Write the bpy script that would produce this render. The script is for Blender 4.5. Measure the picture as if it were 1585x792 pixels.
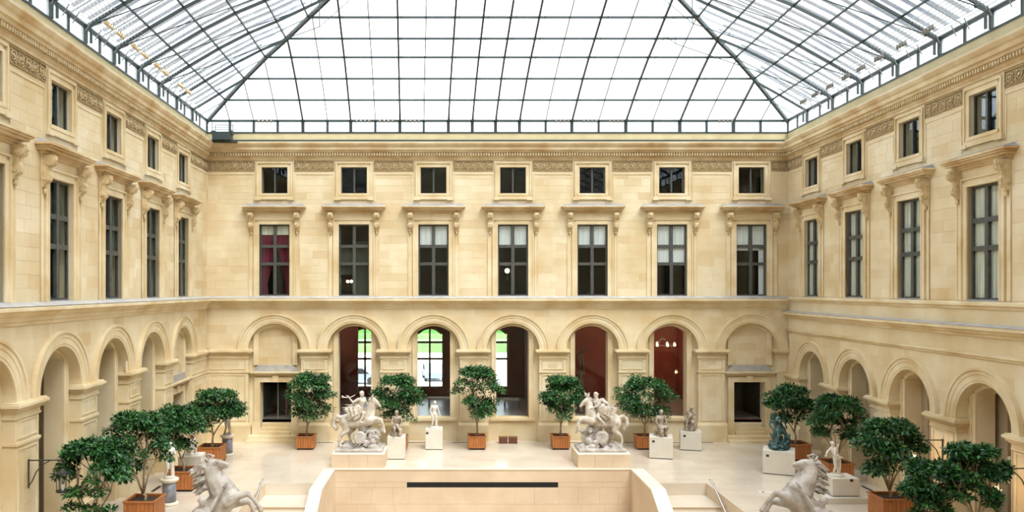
import bpy, bmesh, math, random
import numpy as np
from mathutils import Vector, Matrix
random.seed(7); RS = np.random.RandomState(7)
PI = math.pi
for _o in list(bpy.data.objects): bpy.data.objects.remove(_o)
scene = bpy.context.scene
COL = scene.collection

# ------------------------------------------------------------------ camera, sky, exposure
D, EYE, F = 40.8, 8.06, 1195.0          # camera distance to the back wall, eye height, focal length in pixels
cam_d = bpy.data.cameras.new('camera'); cam = bpy.data.objects.new('camera', cam_d); COL.objects.link(cam)
cam.location = (0, -D, EYE); cam.rotation_euler = (PI/2, 0, 0)
cam_d.sensor_width = 36.0; cam_d.lens = F/1585*36.0
cam_d.shift_x = (792.5-697)/1585; cam_d.shift_y = -(396-447)/1585*1.0
cam_d.clip_end = 600
scene.camera = cam
world = bpy.data.worlds.new('overcast_sky'); scene.world = world; world.use_nodes = True
wn = world.node_tree; bg = wn.nodes['Background']
bg.inputs[0].default_value = (0.92, 0.97, 1.0, 1); bg.inputs[1].default_value = .95
scene.view_settings.view_transform = 'Standard'; scene.view_settings.look = 'None'
scene.view_settings.gamma = 1.0; scene.view_settings.exposure = 2.0; scene.view_settings.use_curve_mapping = False
sun_d = bpy.data.lights.new('veiled_sun', 'SUN'); sun_d.energy = 2.6; sun_d.angle = math.radians(38); sun_d.color = (1, .96, .88)
sun = bpy.data.objects.new('veiled_sun', sun_d); COL.objects.link(sun); sun.rotation_euler = (math.radians(30), math.radians(20), 0)
cy = scene.cycles
cy.use_denoising = True; cy.max_bounces = 7; cy.diffuse_bounces = 4; cy.glossy_bounces = 3
cy.transparent_max_bounces = 14; cy.transmission_bounces = 4; cy.sample_clamp_indirect = 4.0
cy.caustics_reflective = False; cy.caustics_refractive = False

# ------------------------------------------------------------------ materials
def mat(name, col, rough=.6, metal=0.0, var=None, scale=3.0, bump=0.0, tone=None, emit=None, grain=None, spec=.5):
    m = bpy.data.materials.new(name); m.use_nodes = True; nt = m.node_tree; n = nt.nodes; L = nt.links
    b = n['Principled BSDF']; b.inputs['Roughness'].default_value = rough; b.inputs['Metallic'].default_value = metal
    b.inputs['Specular IOR Level'].default_value = spec
    b.inputs['Base Color'].default_value = (*col, 1)
    geo = n.new('ShaderNodeNewGeometry'); cur = None
    if var is not None:
        nz = n.new('ShaderNodeTexNoise'); nz.inputs['Scale'].default_value = scale; nz.inputs['Detail'].default_value = 6
        mp = n.new('ShaderNodeMapping'); mp.inputs['Scale'].default_value = grain or (1, 1, 1)
        L.new(geo.outputs['Position'], mp.inputs[0]); L.new(mp.outputs[0], nz.inputs['Vector'])
        rp = n.new('ShaderNodeMapRange'); rp.inputs[1].default_value = .35; rp.inputs[2].default_value = .68
        L.new(nz.outputs['Fac'], rp.inputs[0])
        mx = n.new('ShaderNodeMix'); mx.data_type = 'RGBA'
        mx.inputs[6].default_value = (*col, 1); mx.inputs[7].default_value = (*var, 1)
        L.new(rp.outputs[0], mx.inputs[0]); cur = mx.outputs[2]
        if bump:
            nb = n.new('ShaderNodeTexNoise'); nb.inputs['Scale'].default_value = scale*9; nb.inputs['Detail'].default_value = 4
            L.new(geo.outputs['Position'], nb.inputs['Vector'])
            bp = n.new('ShaderNodeBump'); bp.inputs['Strength'].default_value = bump; bp.inputs['Distance'].default_value = .02
            L.new(nb.outputs['Fac'], bp.inputs['Height']); L.new(bp.outputs[0], b.inputs['Normal'])
    if tone is not None:
        at = n.new('ShaderNodeAttribute'); at.attribute_name = 'tone'
        mx2 = n.new('ShaderNodeMix'); mx2.data_type = 'RGBA'
        if cur: L.new(cur, mx2.inputs[6])
        else: mx2.inputs[6].default_value = (*col, 1)
        mx2.inputs[7].default_value = (*tone, 1)
        L.new(at.outputs['Fac'], mx2.inputs[0]); cur = mx2.outputs[2]
    if cur: L.new(cur, b.inputs['Base Color'])
    if emit: b.inputs['Emission Color'].default_value = (*emit[0], 1); b.inputs['Emission Strength'].default_value = emit[1]
    return m
def glass(name, tint, gloss, rough=.03, milky=0.0):
    m = bpy.data.materials.new(name); m.use_nodes = True; nt = m.node_tree; n = nt.nodes; L = nt.links; n.clear()
    out = n.new('ShaderNodeOutputMaterial'); t = n.new('ShaderNodeBsdfTransparent'); t.inputs[0].default_value = (*tint, 1)
    g = n.new('ShaderNodeBsdfGlossy'); g.inputs['Roughness'].default_value = rough; g.inputs[0].default_value = (.9, .95, 1, 1)
    mx = n.new('ShaderNodeMixShader'); lw = n.new('ShaderNodeLayerWeight'); lw.inputs[0].default_value = .35
    mr = n.new('ShaderNodeMapRange'); mr.inputs[3].default_value = gloss; mr.inputs[4].default_value = min(1, gloss*5)
    L.new(lw.outputs['Fresnel'], mr.inputs[0]); L.new(mr.outputs[0], mx.inputs[0]); L.new(t.outputs[0], mx.inputs[1]); L.new(g.outputs[0], mx.inputs[2])
    last = mx
    if milky:
        tl = n.new('ShaderNodeBsdfTranslucent'); tl.inputs[0].default_value = (.93, .95, .97, 1)
        m2 = n.new('ShaderNodeMixShader'); m2.inputs[0].default_value = milky
        L.new(mx.outputs[0], m2.inputs[1]); L.new(tl.outputs[0], m2.inputs[2]); last = m2
    L.new(last.outputs[0], out.inputs[0]); return m

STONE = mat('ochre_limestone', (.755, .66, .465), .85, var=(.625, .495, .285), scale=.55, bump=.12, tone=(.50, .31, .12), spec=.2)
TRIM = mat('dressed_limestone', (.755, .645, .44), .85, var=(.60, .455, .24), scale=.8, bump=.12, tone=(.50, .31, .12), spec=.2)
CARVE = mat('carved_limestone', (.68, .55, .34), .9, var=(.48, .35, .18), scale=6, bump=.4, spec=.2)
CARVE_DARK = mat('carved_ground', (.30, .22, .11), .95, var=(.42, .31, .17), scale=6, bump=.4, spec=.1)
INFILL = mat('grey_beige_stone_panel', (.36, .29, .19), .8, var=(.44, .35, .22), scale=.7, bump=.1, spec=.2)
FLOOR = mat('polished_burgundy_stone', (.68, .60, .49), .17, var=(.60, .51, .40), scale=.6, tone=(.55, .45, .33), spec=.45)
PALE = mat('pale_stone_cladding', (.68, .55, .40), .6, var=(.59, .46, .32), scale=.8, tone=(.60, .45, .30), spec=.3)
COPING = mat('pale_coping_stone', (.76, .69, .57), .5, var=(.74, .66, .52), scale=1.5, spec=.4)
LEAD = mat('grey_lead_sheet', (.27, .27, .30), .6, var=(.36, .36, .37), scale=3, spec=.3)
BROWNST = mat('tan_nosing_stone', (.42, .29, .17), .6)
PALELEAD = mat('pale_weathered_lead', (.36, .35, .34), .7, var=(.50, .47, .42), scale=3, spec=.2)
GOLD = mat('golden_stained_limestone', (.72, .60, .39), .85, var=(.50, .33, .15), scale=.9, bump=.12, spec=.2)
DRAB = mat('drab_green_curtain', (.10, .11, .08), .9, var=(.05, .055, .04), scale=4, grain=(9, 9, .2))
STEEL = mat('dark_green_steel', (.035, .05, .05), .45, spec=.4)
STEEL2 = mat('grey_steel', (.22, .25, .25), .4, spec=.5)
CURB = mat('ochre_render', (.52, .45, .25), .85, var=(.60, .52, .32), scale=1.5)
FRAME = mat('bronze_window_frame', (.05, .055, .05), .5, var=(.08, .08, .07), scale=6)
ROOF_GLASS = glass('clear_roof_glass', (.93, .95, .97), .04, .05, .22)
ROOF_GLASS2 = glass('fritted_roof_glass', (.92, .94, .97), .03, .05, .05)
WIN_GLASS = glass('window_glass', (.92, .95, .95), .022, .02)
HALL_GLASS = glass('hall_glass', (.94, .97, .97), .018, .02)
FIN = mat('grey_shade_fin', (.55, .57, .58), .6)
BAND = glass('printed_shade_band', (.27, .275, .285), .02, .2)
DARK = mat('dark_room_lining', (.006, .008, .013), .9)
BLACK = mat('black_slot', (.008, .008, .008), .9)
RED = mat('oxblood_hall_wall', (.13, .018, .012), .8, var=(.18, .032, .018), scale=1.2)
HALLFLOOR = mat('hall_floor', (.25, .20, .17), .3)
WOODF = mat('brown_window_wood', (.16, .07, .03), .5, var=(.22, .10, .04), scale=5)
BLIND = mat('off_white_blind', (.90, .89, .87), .85, var=(.66, .64, .62), scale=2, grain=(14, 14, .3))
CREAM = mat('cream_blind', (.85, .80, .66), .85, var=(.56, .52, .42), scale=2, grain=(6, 6, .2))
CURTAIN = mat('crimson_curtain', (.30, .02, .07), .85, var=(.20, .01, .045), scale=4, grain=(8, 8, .3))
MARBLE = mat('weathered_white_marble', (.66, .61, .53), .6, var=(.40, .33, .25), scale=3.4, bump=.5, spec=.35)
MARBLE2 = mat('grey_weathered_marble', (.52, .48, .43), .6, var=(.30, .26, .22), scale=3.0, bump=.5, spec=.35)
STAINED = mat('stained_brown_marble', (.54, .45, .34), .6, var=(.17, .13, .10), scale=5, bump=.3)
WHITEM = mat('clean_white_marble', (.68, .63, .54), .5, var=(.68, .62, .54), scale=4, bump=.1)
BRONZE = mat('green_patinated_bronze', (.010, .032, .030), .28, metal=.3, var=(.10, .20, .20), scale=5, bump=.3)
DBRONZE = mat('dark_bronze', (.10, .055, .04), .4, metal=.4, var=(.2, .12, .09), scale=4)
PED = mat('cream_plinth_paint', (.69, .64, .55), .7, var=(.64, .59, .50), scale=2)
PSTONE = mat('white_stone_plinth', (.80, .76, .68), .6, var=(.74, .68, .58), scale=2, tone=(.6, .5, .4))
GREYM = mat('grey_veined_marble', (.20, .20, .23), .35, var=(.34, .34, .37), scale=5)
WOOD = mat('orange_planter_wood', (.46, .17, .045), .5, var=(.32, .10, .025), scale=5, grain=(5, 5, .6))
SOIL = mat('dark_soil', (.035, .022, .015), .95)
BARK = mat('ficus_bark', (.40, .30, .19), .85, var=(.28, .20, .12), scale=8, bump=.3)
LEAF = mat('ficus_leaf', (.016, .075, .022), .40, var=(.006, .030, .012), scale=2.0, tone=(.10, .30, .06), spec=.4)
IRON = mat('black_iron', (.03, .035, .03), .5)
RAIL = mat('brushed_handrail', (.45, .44, .42), .25, metal=.9)
BROWN = mat('brown_metal_box', (.13, .045, .025), .5)
BULB = mat('lamp_bulb', (1, .7, .4), .5, emit=((1, .62, .28), 9))
GLOW = mat('lantern_flame', (1, .7, .4), .5, emit=((1, .60, .25), 14))
GLOBE = mat('white_lamp_globe', (1, .9, .7), .5, emit=((1, .88, .6), 2.5))
BULBOFF = mat('silver_lamp_head', (.20, .18, .14), .3, metal=.5)
BULBGOLD = mat('gold_lamp_head', (.55, .40, .22), .3, metal=.5)
GRASS = mat('bright_lawn', (.17, .30, .10), .9, var=(.10, .20, .06), scale=.4)
HEDGE = mat('clipped_hedge', (.10, .30, .06), .9, var=(.05, .18, .04), scale=1.5, bump=.5)
ROAD = mat('pale_gravel_road', (.80, .78, .76), .9)
CARP = mat('blue_grey_car_paint', (.20, .24, .34), .3); CARW = mat('silver_car_paint', (.5, .5, .52), .3)
RUBBER = mat('black_rubber', (.02, .02, .02), .8)
CARPET = mat('dark_red_carpet', (.16, .03, .02), .9)

# ------------------------------------------------------------------ mesh builder
class MB:
    def __init__(s): s.v = []; s.f = []; s.t = []; s.tone = 0.0; s.mi = []
    def add(s, vs, fs):
        k = len(s.v); s.v.extend([tuple(p) for p in vs])
        for f in fs: s.f.append([i+k for i in f]); s.t.append(s.tone)
    def box(s, x0, x1, y0, y1, z0, z1):
        if x0 > x1: x0, x1 = x1, x0
        if y0 > y1: y0, y1 = y1, y0
        if z0 > z1: z0, z1 = z1, z0
        s.add([(x0,y0,z0),(x1,y0,z0),(x1,y1,z0),(x0,y1,z0),(x0,y0,z1),(x1,y0,z1),(x1,y1,z1),(x0,y1,z1)],
              [(0,3,2,1),(4,5,6,7),(0,1,5,4),(1,2,6,5),(2,3,7,6),(3,0,4,7)]); return s
    def prism(s, poly, y0, y1):            # poly in (x,z), counter-clockwise seen from -y
        n = len(poly); vs = [(p[0], y0, p[1]) for p in poly] + [(p[0], y1, p[1]) for p in poly]
        fs = [list(range(n)), list(range(2*n-1, n-1, -1))] + [(i, i+n, (i+1) % n+n, (i+1) % n) for i in range(n)]
        s.add(vs, fs); return s
    def sweep(s, prof, x0, x1):            # prof in (w,z): w is proud of the wall; closed polygon
        n = len(prof); vs = [(x0, -w, z) for w, z in prof] + [(x1, -w, z) for w, z in prof]
        fs = [list(range(n)), list(range(2*n-1, n-1, -1))] + [(i, i+n, (i+1) % n+n, (i+1) % n) for i in range(n)]
        s.add(vs, fs); return s
    def arc(s, prof, cx, cz, a0=0, a1=PI, n=24):   # prof in (r,w) closed; swept round (cx,cz)
        m = len(prof); vs = []
        for i in range(n+1):
            a = a0+(a1-a0)*i/n
            for r, w in prof: vs.append((cx+r*math.cos(a), -w, cz+r*math.sin(a)))
        fs = [(i*m+j, i*m+(j+1) % m, (i+1)*m+(j+1) % m, (i+1)*m+j) for i in range(n) for j in range(m)]
        fs += [list(range(m))[::-1], [n*m+j for j in range(m)]]
        s.add(vs, fs); return s
    def tube(s, pts, rad, n=6, cap=True):
        pts = [Vector(p) for p in pts]; N = len(pts)
        rad = [rad]*N if not hasattr(rad, '__len__') else rad
        vs = []; up = Vector((0, 0, 1)); last = None
        for i, p in enumerate(pts):
            t = (pts[min(i+1, N-1)]-pts[max(i-1, 0)])
            t = t.normalized() if t.length > 1e-9 else Vector((0, 0, 1))
            if last is None:
                a = t.cross(up); a = a if a.length > .05 else t.cross(Vector((1, 0, 0)))
            else: a = last-t*last.dot(t)
            if a.length < 1e-6: a = t.orthogonal()
            a.normalize(); last = a; b = t.cross(a)
            for j in range(n):
                q = 2*PI*j/n; vs.append(p+(a*math.cos(q)+b*math.sin(q))*rad[i])
        fs = [(i*n+j, (i+1)*n+j, (i+1)*n+(j+1) % n, i*n+(j+1) % n) for i in range(N-1) for j in range(n)]
        if cap: fs += [list(range(n)), [(N-1)*n+j for j in range(n)][::-1]]
        s.add(vs, fs); return s
    def bar(s, a, b, wx, wz):              # rectangular bar between two points
        a = Vector(a); b = Vector(b); t = (b-a).normalized()
        h = t.cross(Vector((0, 0, 1)));
        if h.length < .02: h = Vector((1, 0, 0))
        h.normalize(); u = h.cross(t).normalized()
        vs = [p+h*sx*wx/2+u*sz*wz/2 for p in (a, b) for sx, sz in ((-1,-1),(1,-1),(1,1),(-1,1))]
        s.add(vs, [(0,3,2,1),(4,5,6,7),(0,1,5,4),(1,2,6,5),(2,3,7,6),(3,0,4,7)]); return s
    def ell(s, c, r, rot=None, n=10, m=7):
        c = Vector(c); r = (r, r, r) if not hasattr(r, '__len__') else r; vs = []; R = rot or Matrix.Identity(3)
        for i in range(1, m):
            th = PI*i/m
            for j in range(n):
                q = 2*PI*j/n
                vs.append(c+R @ Vector((r[0]*math.sin(th)*math.cos(q), r[1]*math.sin(th)*math.sin(q), r[2]*math.cos(th))))
        vs += [c+R @ Vector((0, 0, r[2])), c-R @ Vector((0, 0, r[2]))]; k = len(vs)
        fs = [(i*n+j, (i+1)*n+j, (i+1)*n+(j+1) % n, i*n+(j+1) % n) for i in range(m-2) for j in range(n)]
        fs += [(k-2, j, (j+1) % n) for j in range(n)] + [(k-1, (m-2)*n+(j+1) % n, (m-2)*n+j) for j in range(n)]
        s.add(vs, fs); return s
    def cap(s, a, ra, b, rb, n=10):        # tapered capsule
        a = Vector(a); b = Vector(b); s.ell(a, ra, n=n, m=6); s.ell(b, rb, n=n, m=6)
        if (b-a).length > 1e-4: s.tube([a, b], [ra, rb], n)
        return s
    def chain(s, pts, rad, n=10):
        for i in range(len(pts)-1): s.cap(pts[i], rad[i], pts[i+1], rad[i+1], n)
        return s
    def lathe(s, prof, cx=0, cy=0, n=20):  # prof (r,z) bottom to top
        vs = [(cx+r*math.cos(2*PI*j/n), cy+r*math.sin(2*PI*j/n), z) for r, z in prof for j in range(n)]
        N = len(prof)
        fs = [(i*n+j, i*n+(j+1) % n, (i+1)*n+(j+1) % n, (i+1)*n+j) for i in range(N-1) for j in range(n)]
        fs += [list(range(n))[::-1], [(N-1)*n+j for j in range(n)]]
        s.add(vs, fs); return s
    def mesh(s, name, m, smooth=False):
        me = bpy.data.meshes.new(name); me.from_pydata(s.v, [], s.f)
        if any(s.t):
            at = me.attributes.new('tone', 'FLOAT', 'FACE'); at.data.foreach_set('value', s.t)
        if m: me.materials.append(m)
        if smooth: me.polygons.foreach_set('use_smooth', [True]*len(me.polygons))
        me.update(); return me
    def build(s, name, m, parent=None, smooth=False, kind=None, fixn=False):
        me = s.mesh(name, m, smooth)
        if fixn:
            bm = bmesh.new(); bm.from_mesh(me); bmesh.ops.recalc_face_normals(bm, faces=bm.faces); bm.to_mesh(me); bm.free()
        o = bpy.data.objects.new(name, me); COL.objects.link(o)
        if parent: o.parent = parent
        if kind: o['kind'] = kind
        return o
def inst(name, me, parent=None, loc=(0, 0, 0)):
    o = bpy.data.objects.new(name, me); COL.objects.link(o); o.location = loc
    if parent: o.parent = parent
    return o
def empty(name, loc=(0, 0, 0), rz=0.0):
    o = bpy.data.objects.new(name, None); COL.objects.link(o); o.location = loc; o.rotation_euler = (0, 0, rz)
    o.empty_display_size = .2; return o
def tag(o, label=None, cat=None, group=None, kind=None):
    if label: o['label'] = label
    if cat: o['category'] = cat
    if group: o['group'] = group
    if kind: o['kind'] = kind
    return o
KIDS = {}
def copy_tree(o, parent=None):
    c = o.copy(); COL.objects.link(c); c.parent = parent
    for ch in list(o.children): copy_tree(ch, c)
    return c
def remesh(mb, voxel, smooth=3):           # fuse a set of closed lumps into one continuous surface
    me = mb.mesh('sculpt', None); o = bpy.data.objects.new('sculpt', me); COL.objects.link(o)
    r = o.modifiers.new('r', 'REMESH'); r.mode = 'VOXEL'; r.voxel_size = voxel; r.use_smooth_shade = True
    if smooth:
        q = o.modifiers.new('s', 'SMOOTH'); q.iterations = smooth; q.factor = .5
    dg = bpy.context.evaluated_depsgraph_get(); dg.update()
    ev = o.evaluated_get(dg); out = bpy.data.meshes.new_from_object(ev)
    bpy.data.objects.remove(o); return out
def sculpt(name, mb, m, parent, voxel, smooth=2, extra=None):
    me = remesh(mb, voxel, smooth)
    if extra and extra.v:
        bm = bmesh.new(); bm.from_mesh(me); tmp = extra.mesh('t', None, True); bm.from_mesh(tmp); bm.to_mesh(me); bm.free()
    me.materials.clear(); me.materials.append(m); me.name = name
    co = np.empty(len(me.vertices)*3, np.float32); me.vertices.foreach_get('co', co); co[2::3] = np.maximum(co[2::3], .003); me.vertices.foreach_set('co', co)
    me.polygons.foreach_set('use_smooth', [True]*len(me.polygons))
    o = bpy.data.objects.new(name, me); COL.objects.link(o); o.parent = parent; return o

# ------------------------------------------------------------------ the setting: three walls
XL0, XR0, TL, TR = -12.87, 17.85, .0351, .0343
XLt = lambda t: XL0+TL*t
XRt = lambda t: XR0-TR*t
W_BACK = empty('wall_back'); W_LEFT = empty('wall_left', (XL0, 0, 0), PI/2+math.atan(TL)); W_RIGHT = empty('wall_right', (XR0, 0, 0), -PI/2-math.atan(TR))
tag(W_BACK, 'ochre limestone facade at the far end of the court, seven bays wide', kind='structure')
tag(W_LEFT, 'ochre limestone facade along the left side, tall arches below dark windows', kind='structure')
tag(W_RIGHT, 'ochre limestone facade along the right side, lower arches below pale blinds', kind='structure')
CB = [-9.287+4.2*i for i in range(7)]
CL = [-(4.05+4.13*i) for i in range(6)]
CR = [2.9+4.28*i for i in range(6)]
NEAR = 47.0; LOW0 = -4.6

def layer(mb, u0, u1, z0, z1, y0, y1, cols):
    """solid wall between u0..u1 with openings. cols: list of (c, [(hw, zb, zt, rise)])"""
    cur = u0
    for c, ops in sorted(cols):
        mw = max(o[0] for o in ops)
        if c-mw > cur: mb.box(cur, c-mw, y0, y1, z0, z1)
        z = z0
        for hw, zb, zt, rise in sorted(ops, key=lambda o: o[1]):
            if zb > z: mb.box(c-mw, c+mw, y0, y1, z, zb)
            top = zt+rise
            if hw < mw: mb.box(c-mw, c-hw, y0, y1, zb, top); mb.box(c+hw, c+mw, y0, y1, zb, top)
            if rise > 0:
                R = (hw*hw+rise*rise)/(2*rise); cz = zt+rise-R; a = math.asin(min(1, hw/R)); n = 20; P = []
                for i in range(n+1):
                    q = -a+2*a*i/n; P.append((c+R*math.sin(q), cz+R*math.cos(q)))
                for i in range(n):
                    (xa, za), (xb, zb2) = P[i], P[i+1]
                    mb.prism([(xa, za), (xb, zb2), (xb, top+.001), (xa, top+.001)], y0, y1)
            z = top
        if z < z1: mb.box(c-mw, c+mw, y0, y1, z, z1)
        cur = c+mw
    if cur < u1: mb.box(cur, u1, y0, y1, z0, z1)
    return mb

def blocks(root, u0, u1, z0, z1, rects, arcs, key, P=.010, hc=.41, depth0=0.0, G=.003):
    """ashlar facing blocks proud of the backing; rects (ua,ub,za,zb) are kept free, arcs (c,R,zs) too"""
    zs = sorted({z0, z1} | {z for r in rects for z in r[2:] if z0 < z < z1} | {a[2] for a in arcs if z0 < a[2] < z1})
    out = []
    row = 0
    for a, b in zip(zs, zs[1:]):
        n = max(1, round((b-a)/hc)); h = (b-a)/n
        for k in range(n):
            za, zb = a+k*h, a+(k+1)*h; row += 1
            ex = [(r[0], r[1]) for r in rects if r[2] < zb-1e-4 and r[3] > za+1e-4]
            ex += [(c-R, c+R) for c, R, s in arcs if zb <= s+1e-4]
            ex.sort(); free = []; cur = u0
            for p, q in ex:
                if p > cur+.02: free.append((cur, min(p, u1)))
                cur = max(cur, q)
            if cur < u1-.02: free.append((cur, u1))
            for p, q in free:
                if q-p < .05: continue
                cuts = [p]; x = p+random.uniform(.45, .8) if row % 2 else p+random.uniform(.8, 1.15)
                while x < q-.35: cuts.append(x); x += random.uniform(.75, 1.15)
                cuts.append(q)
                cuts = sorted(set(cuts) | {c for c, R, s in arcs if p < c < q and zb > s})
                for xa, xb in zip(cuts, cuts[1:]):
                    poly = None
                    for c, R, s in arcs:
                        if zb > s and xa < c+R and xb > c-R and za < s+R:
                            N = 7; low = []
                            for i in range(N+1):
                                x = xa+(xb-xa)*i/N; dx = abs(x-c)
                                zc = s+math.sqrt(R*R-dx*dx) if dx < R else -1e9
                                low.append((x, max(za, zc)))
                            low = [(x, z) for x, z in low if z < zb-.01]
                            poly = low+[(low[-1][0], zb), (low[0][0], zb)] if len(low) > 1 else []
                            if poly and low[0][0] == low[-1][0]: poly = []
                            break
                    if poly == []: continue
                    if poly is None: poly = [(xa+G, za+G), (xb-G, za+G), (xb-G, zb-G), (xa+G, zb-G)]
                    t = random.random(); tone = max(0, random.gauss(.09, .09))
                    if t < .10: tone = random.uniform(.22, .42)
                    out.append((poly, tone, P+random.uniform(-.0015, .0015)))
    return out
def lay_blocks(root, lst, score, m, name='stone_block', depth=0.0, limit=300):
    lst.sort(key=lambda b: -score(b[0])); rest = MB(); n = 0
    for i, (poly, tone, p) in enumerate(lst):
        mb = MB() if n < limit else rest
        mb.tone = tone+.001; mb.prism(poly, depth-p, depth+.01)
        if n < limit: mb.build(name, m, root); n += 1
    if rest.v: rest.build(name+'s', m, root, kind='stuff')
def area(poly):
    return abs(sum(poly[i][0]*poly[(i+1) % len(poly)][1]-poly[(i+1) % len(poly)][0]*poly[i][1] for i in range(len(poly))))/2

# profiles, proud of the wall (w) against height
P_CORNICE1 = [(0, 7.02), (.05, 7.02), (.07, 7.12), (.12, 7.14), (.14, 7.26), (.22, 7.30), (.30, 7.40), (.42, 7.44), (.42, 7.52), (.38, 7.56), (0, 7.66)]
P_TOPCORN = [(0, 14.86), (.05, 14.86), (.06, 14.95), (.10, 14.97), (.10, 15.04), (.16, 15.06), (.16, 15.21), (.24, 15.24), (.27, 15.32), (.36, 15.36), (.37, 15.50), (.44, 15.56), (.50, 15.66), (.50, 15.72), (0, 15.80)]

def archivolt_prof(ri, ro):
    return [(ri, 0), (ri, .05), (ri+.16*(ro-ri), .06), (ri+.18*(ro-ri), .075), (ri+.55*(ro-ri), .08), (ri+.57*(ro-ri), .10), (ri+.82*(ro-ri), .105), (ri+.85*(ro-ri), .15), (ro, .16), (ro, 0)]
def impost(root, xa, xb, zt, ends=(True, True), d=.35):
    mb = MB()
    for z0, z1, w in ((zt-.46, zt-.40, .05), (zt-.40, zt-.26, .03), (zt-.26, zt-.20, .09), (zt-.20, zt-.12, .15), (zt-.12, zt-.03, .22), (zt-.03, zt+.02, .17)):
        mb.box(xa-(w if ends[0] else 0), xb+(w if ends[1] else 0), -w, d, z0, z1)
    return mb.build('impost', TRIM, root)

def facade(root, cs, u0, u1, doors, side):
    right = side == 'right'
    zs = 3.60 if right else 4.85
    RI, RO = 1.40, 1.90
    ztop = 7.0
    sill = 1.2 if side == 'back' else 0.0
    doors = set(doors)
    # backing
    mb = MB()
    layer(mb, u0, u1, 0, ztop, 0, .35, [(c, [(RI, 0, zs, RI)]) for c in cs])
    layer(mb, u0, u1, ztop, 15.9, 0, .5, [(c, [(.8, 7.68, 11.47, 0), (.685, 13.1, 14.49, 0)]) for c in cs])
    ops = []
    for i, c in enumerate(cs):
        if i in doors: ops.append((c, [(.83, 0, 3.11, 0)]))
        else: ops.append((c, [(.875, sill, zs+.92, .31)]))
    layer(mb, u0, u1, 0, ztop, .35, .95, ops)
    mb.build('backing_wall', STONE, root)
    # facing blocks
    arcs = [(c, RI+.30, zs) for c in cs]
    low = []; 
    pz = 1.0
    arcsX = [(c, RO-.04, zs) for c in cs]
    rl = [(c-RI, c+RI, 0, zs) for c in cs]
    r2 = rl+[(u0, u1, zs-.46, zs)]
    if not right: r2 += [(u0, u1, 3.62, 3.74)]
    r2 += [(u0, u1, .80, 1.02)]
    top_low = 5.75 if right else 7.02
    if right: r2 += [(u0, u1, 5.75, 7.0)]
    low = blocks(root, u0, u1, 0.02, top_low, r2, arcsX, side)
    up = []
    for c in cs:
        up += [(c-1.34, c+1.34, 7.68, 12.06), (c-1.68, c+1.68, 12.06, 12.56), (c-.98, c+.98, 12.78, 14.70)]
    fr = []; cc = sorted(cs)
    for a, b in zip(cc, cc[1:]): fr.append((a+1.05, b-1.05))
    if side == 'back': fr = [(u0, cc[0]-1.05)]+fr+[(cc[-1]+1.05, u1)]
    if side == 'left': fr.append((cc[-1]+1.05, 0))
    if side == 'right': fr.insert(0, (0, cc[0]-1.05))
    for a, b in fr: up.append((a, b, 14.24, 14.86))
    upb = blocks(root, u0, u1, 7.66, 14.86, up, [], side)
    if side == 'back': sc = area
    elif side == 'left': sc = lambda p: area(p)/max(6, 40.8+min(q[0] for q in p))**3*(1 if min(q[0] for q in p) > -21 else .01)
    else: sc = lambda p: area(p)/max(6, 40.8-max(q[0] for q in p))**3*(1 if max(q[0] for q in p) < 18.2 else .01)
    lay_blocks(root, low+upb, sc, STONE)
    # plinth: proud base and its sloped cap, pier by pier
    edges = [u0]+[e for c in cc for e in (c-RI, c+RI)]+[u1]
    for a, b in zip(edges[::2], edges[1::2]):
        if b-a < .05: continue
        e = (a > u0+.01, b < u1-.01)
        p = MB(); p.box(a-(.10 if e[0] else 0), b+(.10 if e[1] else 0), -.12, .35, 0, .80)
        p.sweep([(0, .80), (.12, .80), (.12, .86), (.03, 1.0), (0, 1.0)], a-(.08 if e[0] else 0), b+(.08 if e[1] else 0))
        p.build('pier_plinth', TRIM, root)
        impost(root, a, b, zs, e)
        if not right:
            s = MB(); s.box(a-(.04 if e[0] else 0), b+(.04 if e[1] else 0), -.05, .35, 3.64, 3.72); s.box(a, b, -.03, 0, 3.60, 3.64)
            s.build('string_course', TRIM, root)
        # sunk panels on the pier faces, drawn by a raised border
        if b-a > 1.2:
            for z0, z1 in (((3.78, 4.36), (1.06, 3.56)) if not right else ((1.06, 3.1),)):
                f = MB(); m = .12; w = .05
                f.box(a+m, b-m, -.030, 0, z0+.03, z0+.03+w); f.box(a+m, b-m, -.030, 0, z1-w-.02, z1-.02)
                f.box(a+m, a+m+w, -.030, 0, z0+.03+w, z1-w-.02); f.box(b-m-w, b-m, -.030, 0, z0+.03+w, z1-w-.02)
                f.build('pier_panel_border', TRIM, root)
    for i, c in enumerate(cs):
        MB().arc(archivolt_prof(RI, RO), c, zs, n=32).build('archivolt', TRIM, root, fixn=True)
        # inner surround of the recess: moulded band round the opening
        if i in doors:
            door_bay(root, c, side); continue
        hw, rise, zt = .875, .31, zs+.92
        R = (hw*hw+rise*rise)/(2*rise); a = math.asin(hw/R); cz = zt+rise-R
        s = MB(); prof = [(R, -.351), (R, -.30), (R+.05, -.29), (R+.20, -.31), (R+.22, -.27), (R+.27, -.27), (R+.27, -.351)]
        s.arc(prof, c, cz, PI/2-a, PI/2+a, 20)
        for sg in (-1, 1):
            for p, q, w in ((0, .05, -.29), (.05, .19, -.31), (.19, .25, -.27)):
                x = sorted((c+sg*(hw+p), c+sg*(hw+q))); s.box(x[0], x[1], -w, .351, sill, zt-.02+(.05 if p else 0))
        if side == 'back':
            s.box(c-1.2, c+1.2, .22, .351, sill-.14, sill); s.box(c-hw, c+hw, .35, .95, sill-.02, sill+.02)
        s.build('arch_surround', TRIM, root, fixn=True)
    # cornices
    x0, x1 = u0, u1
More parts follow.
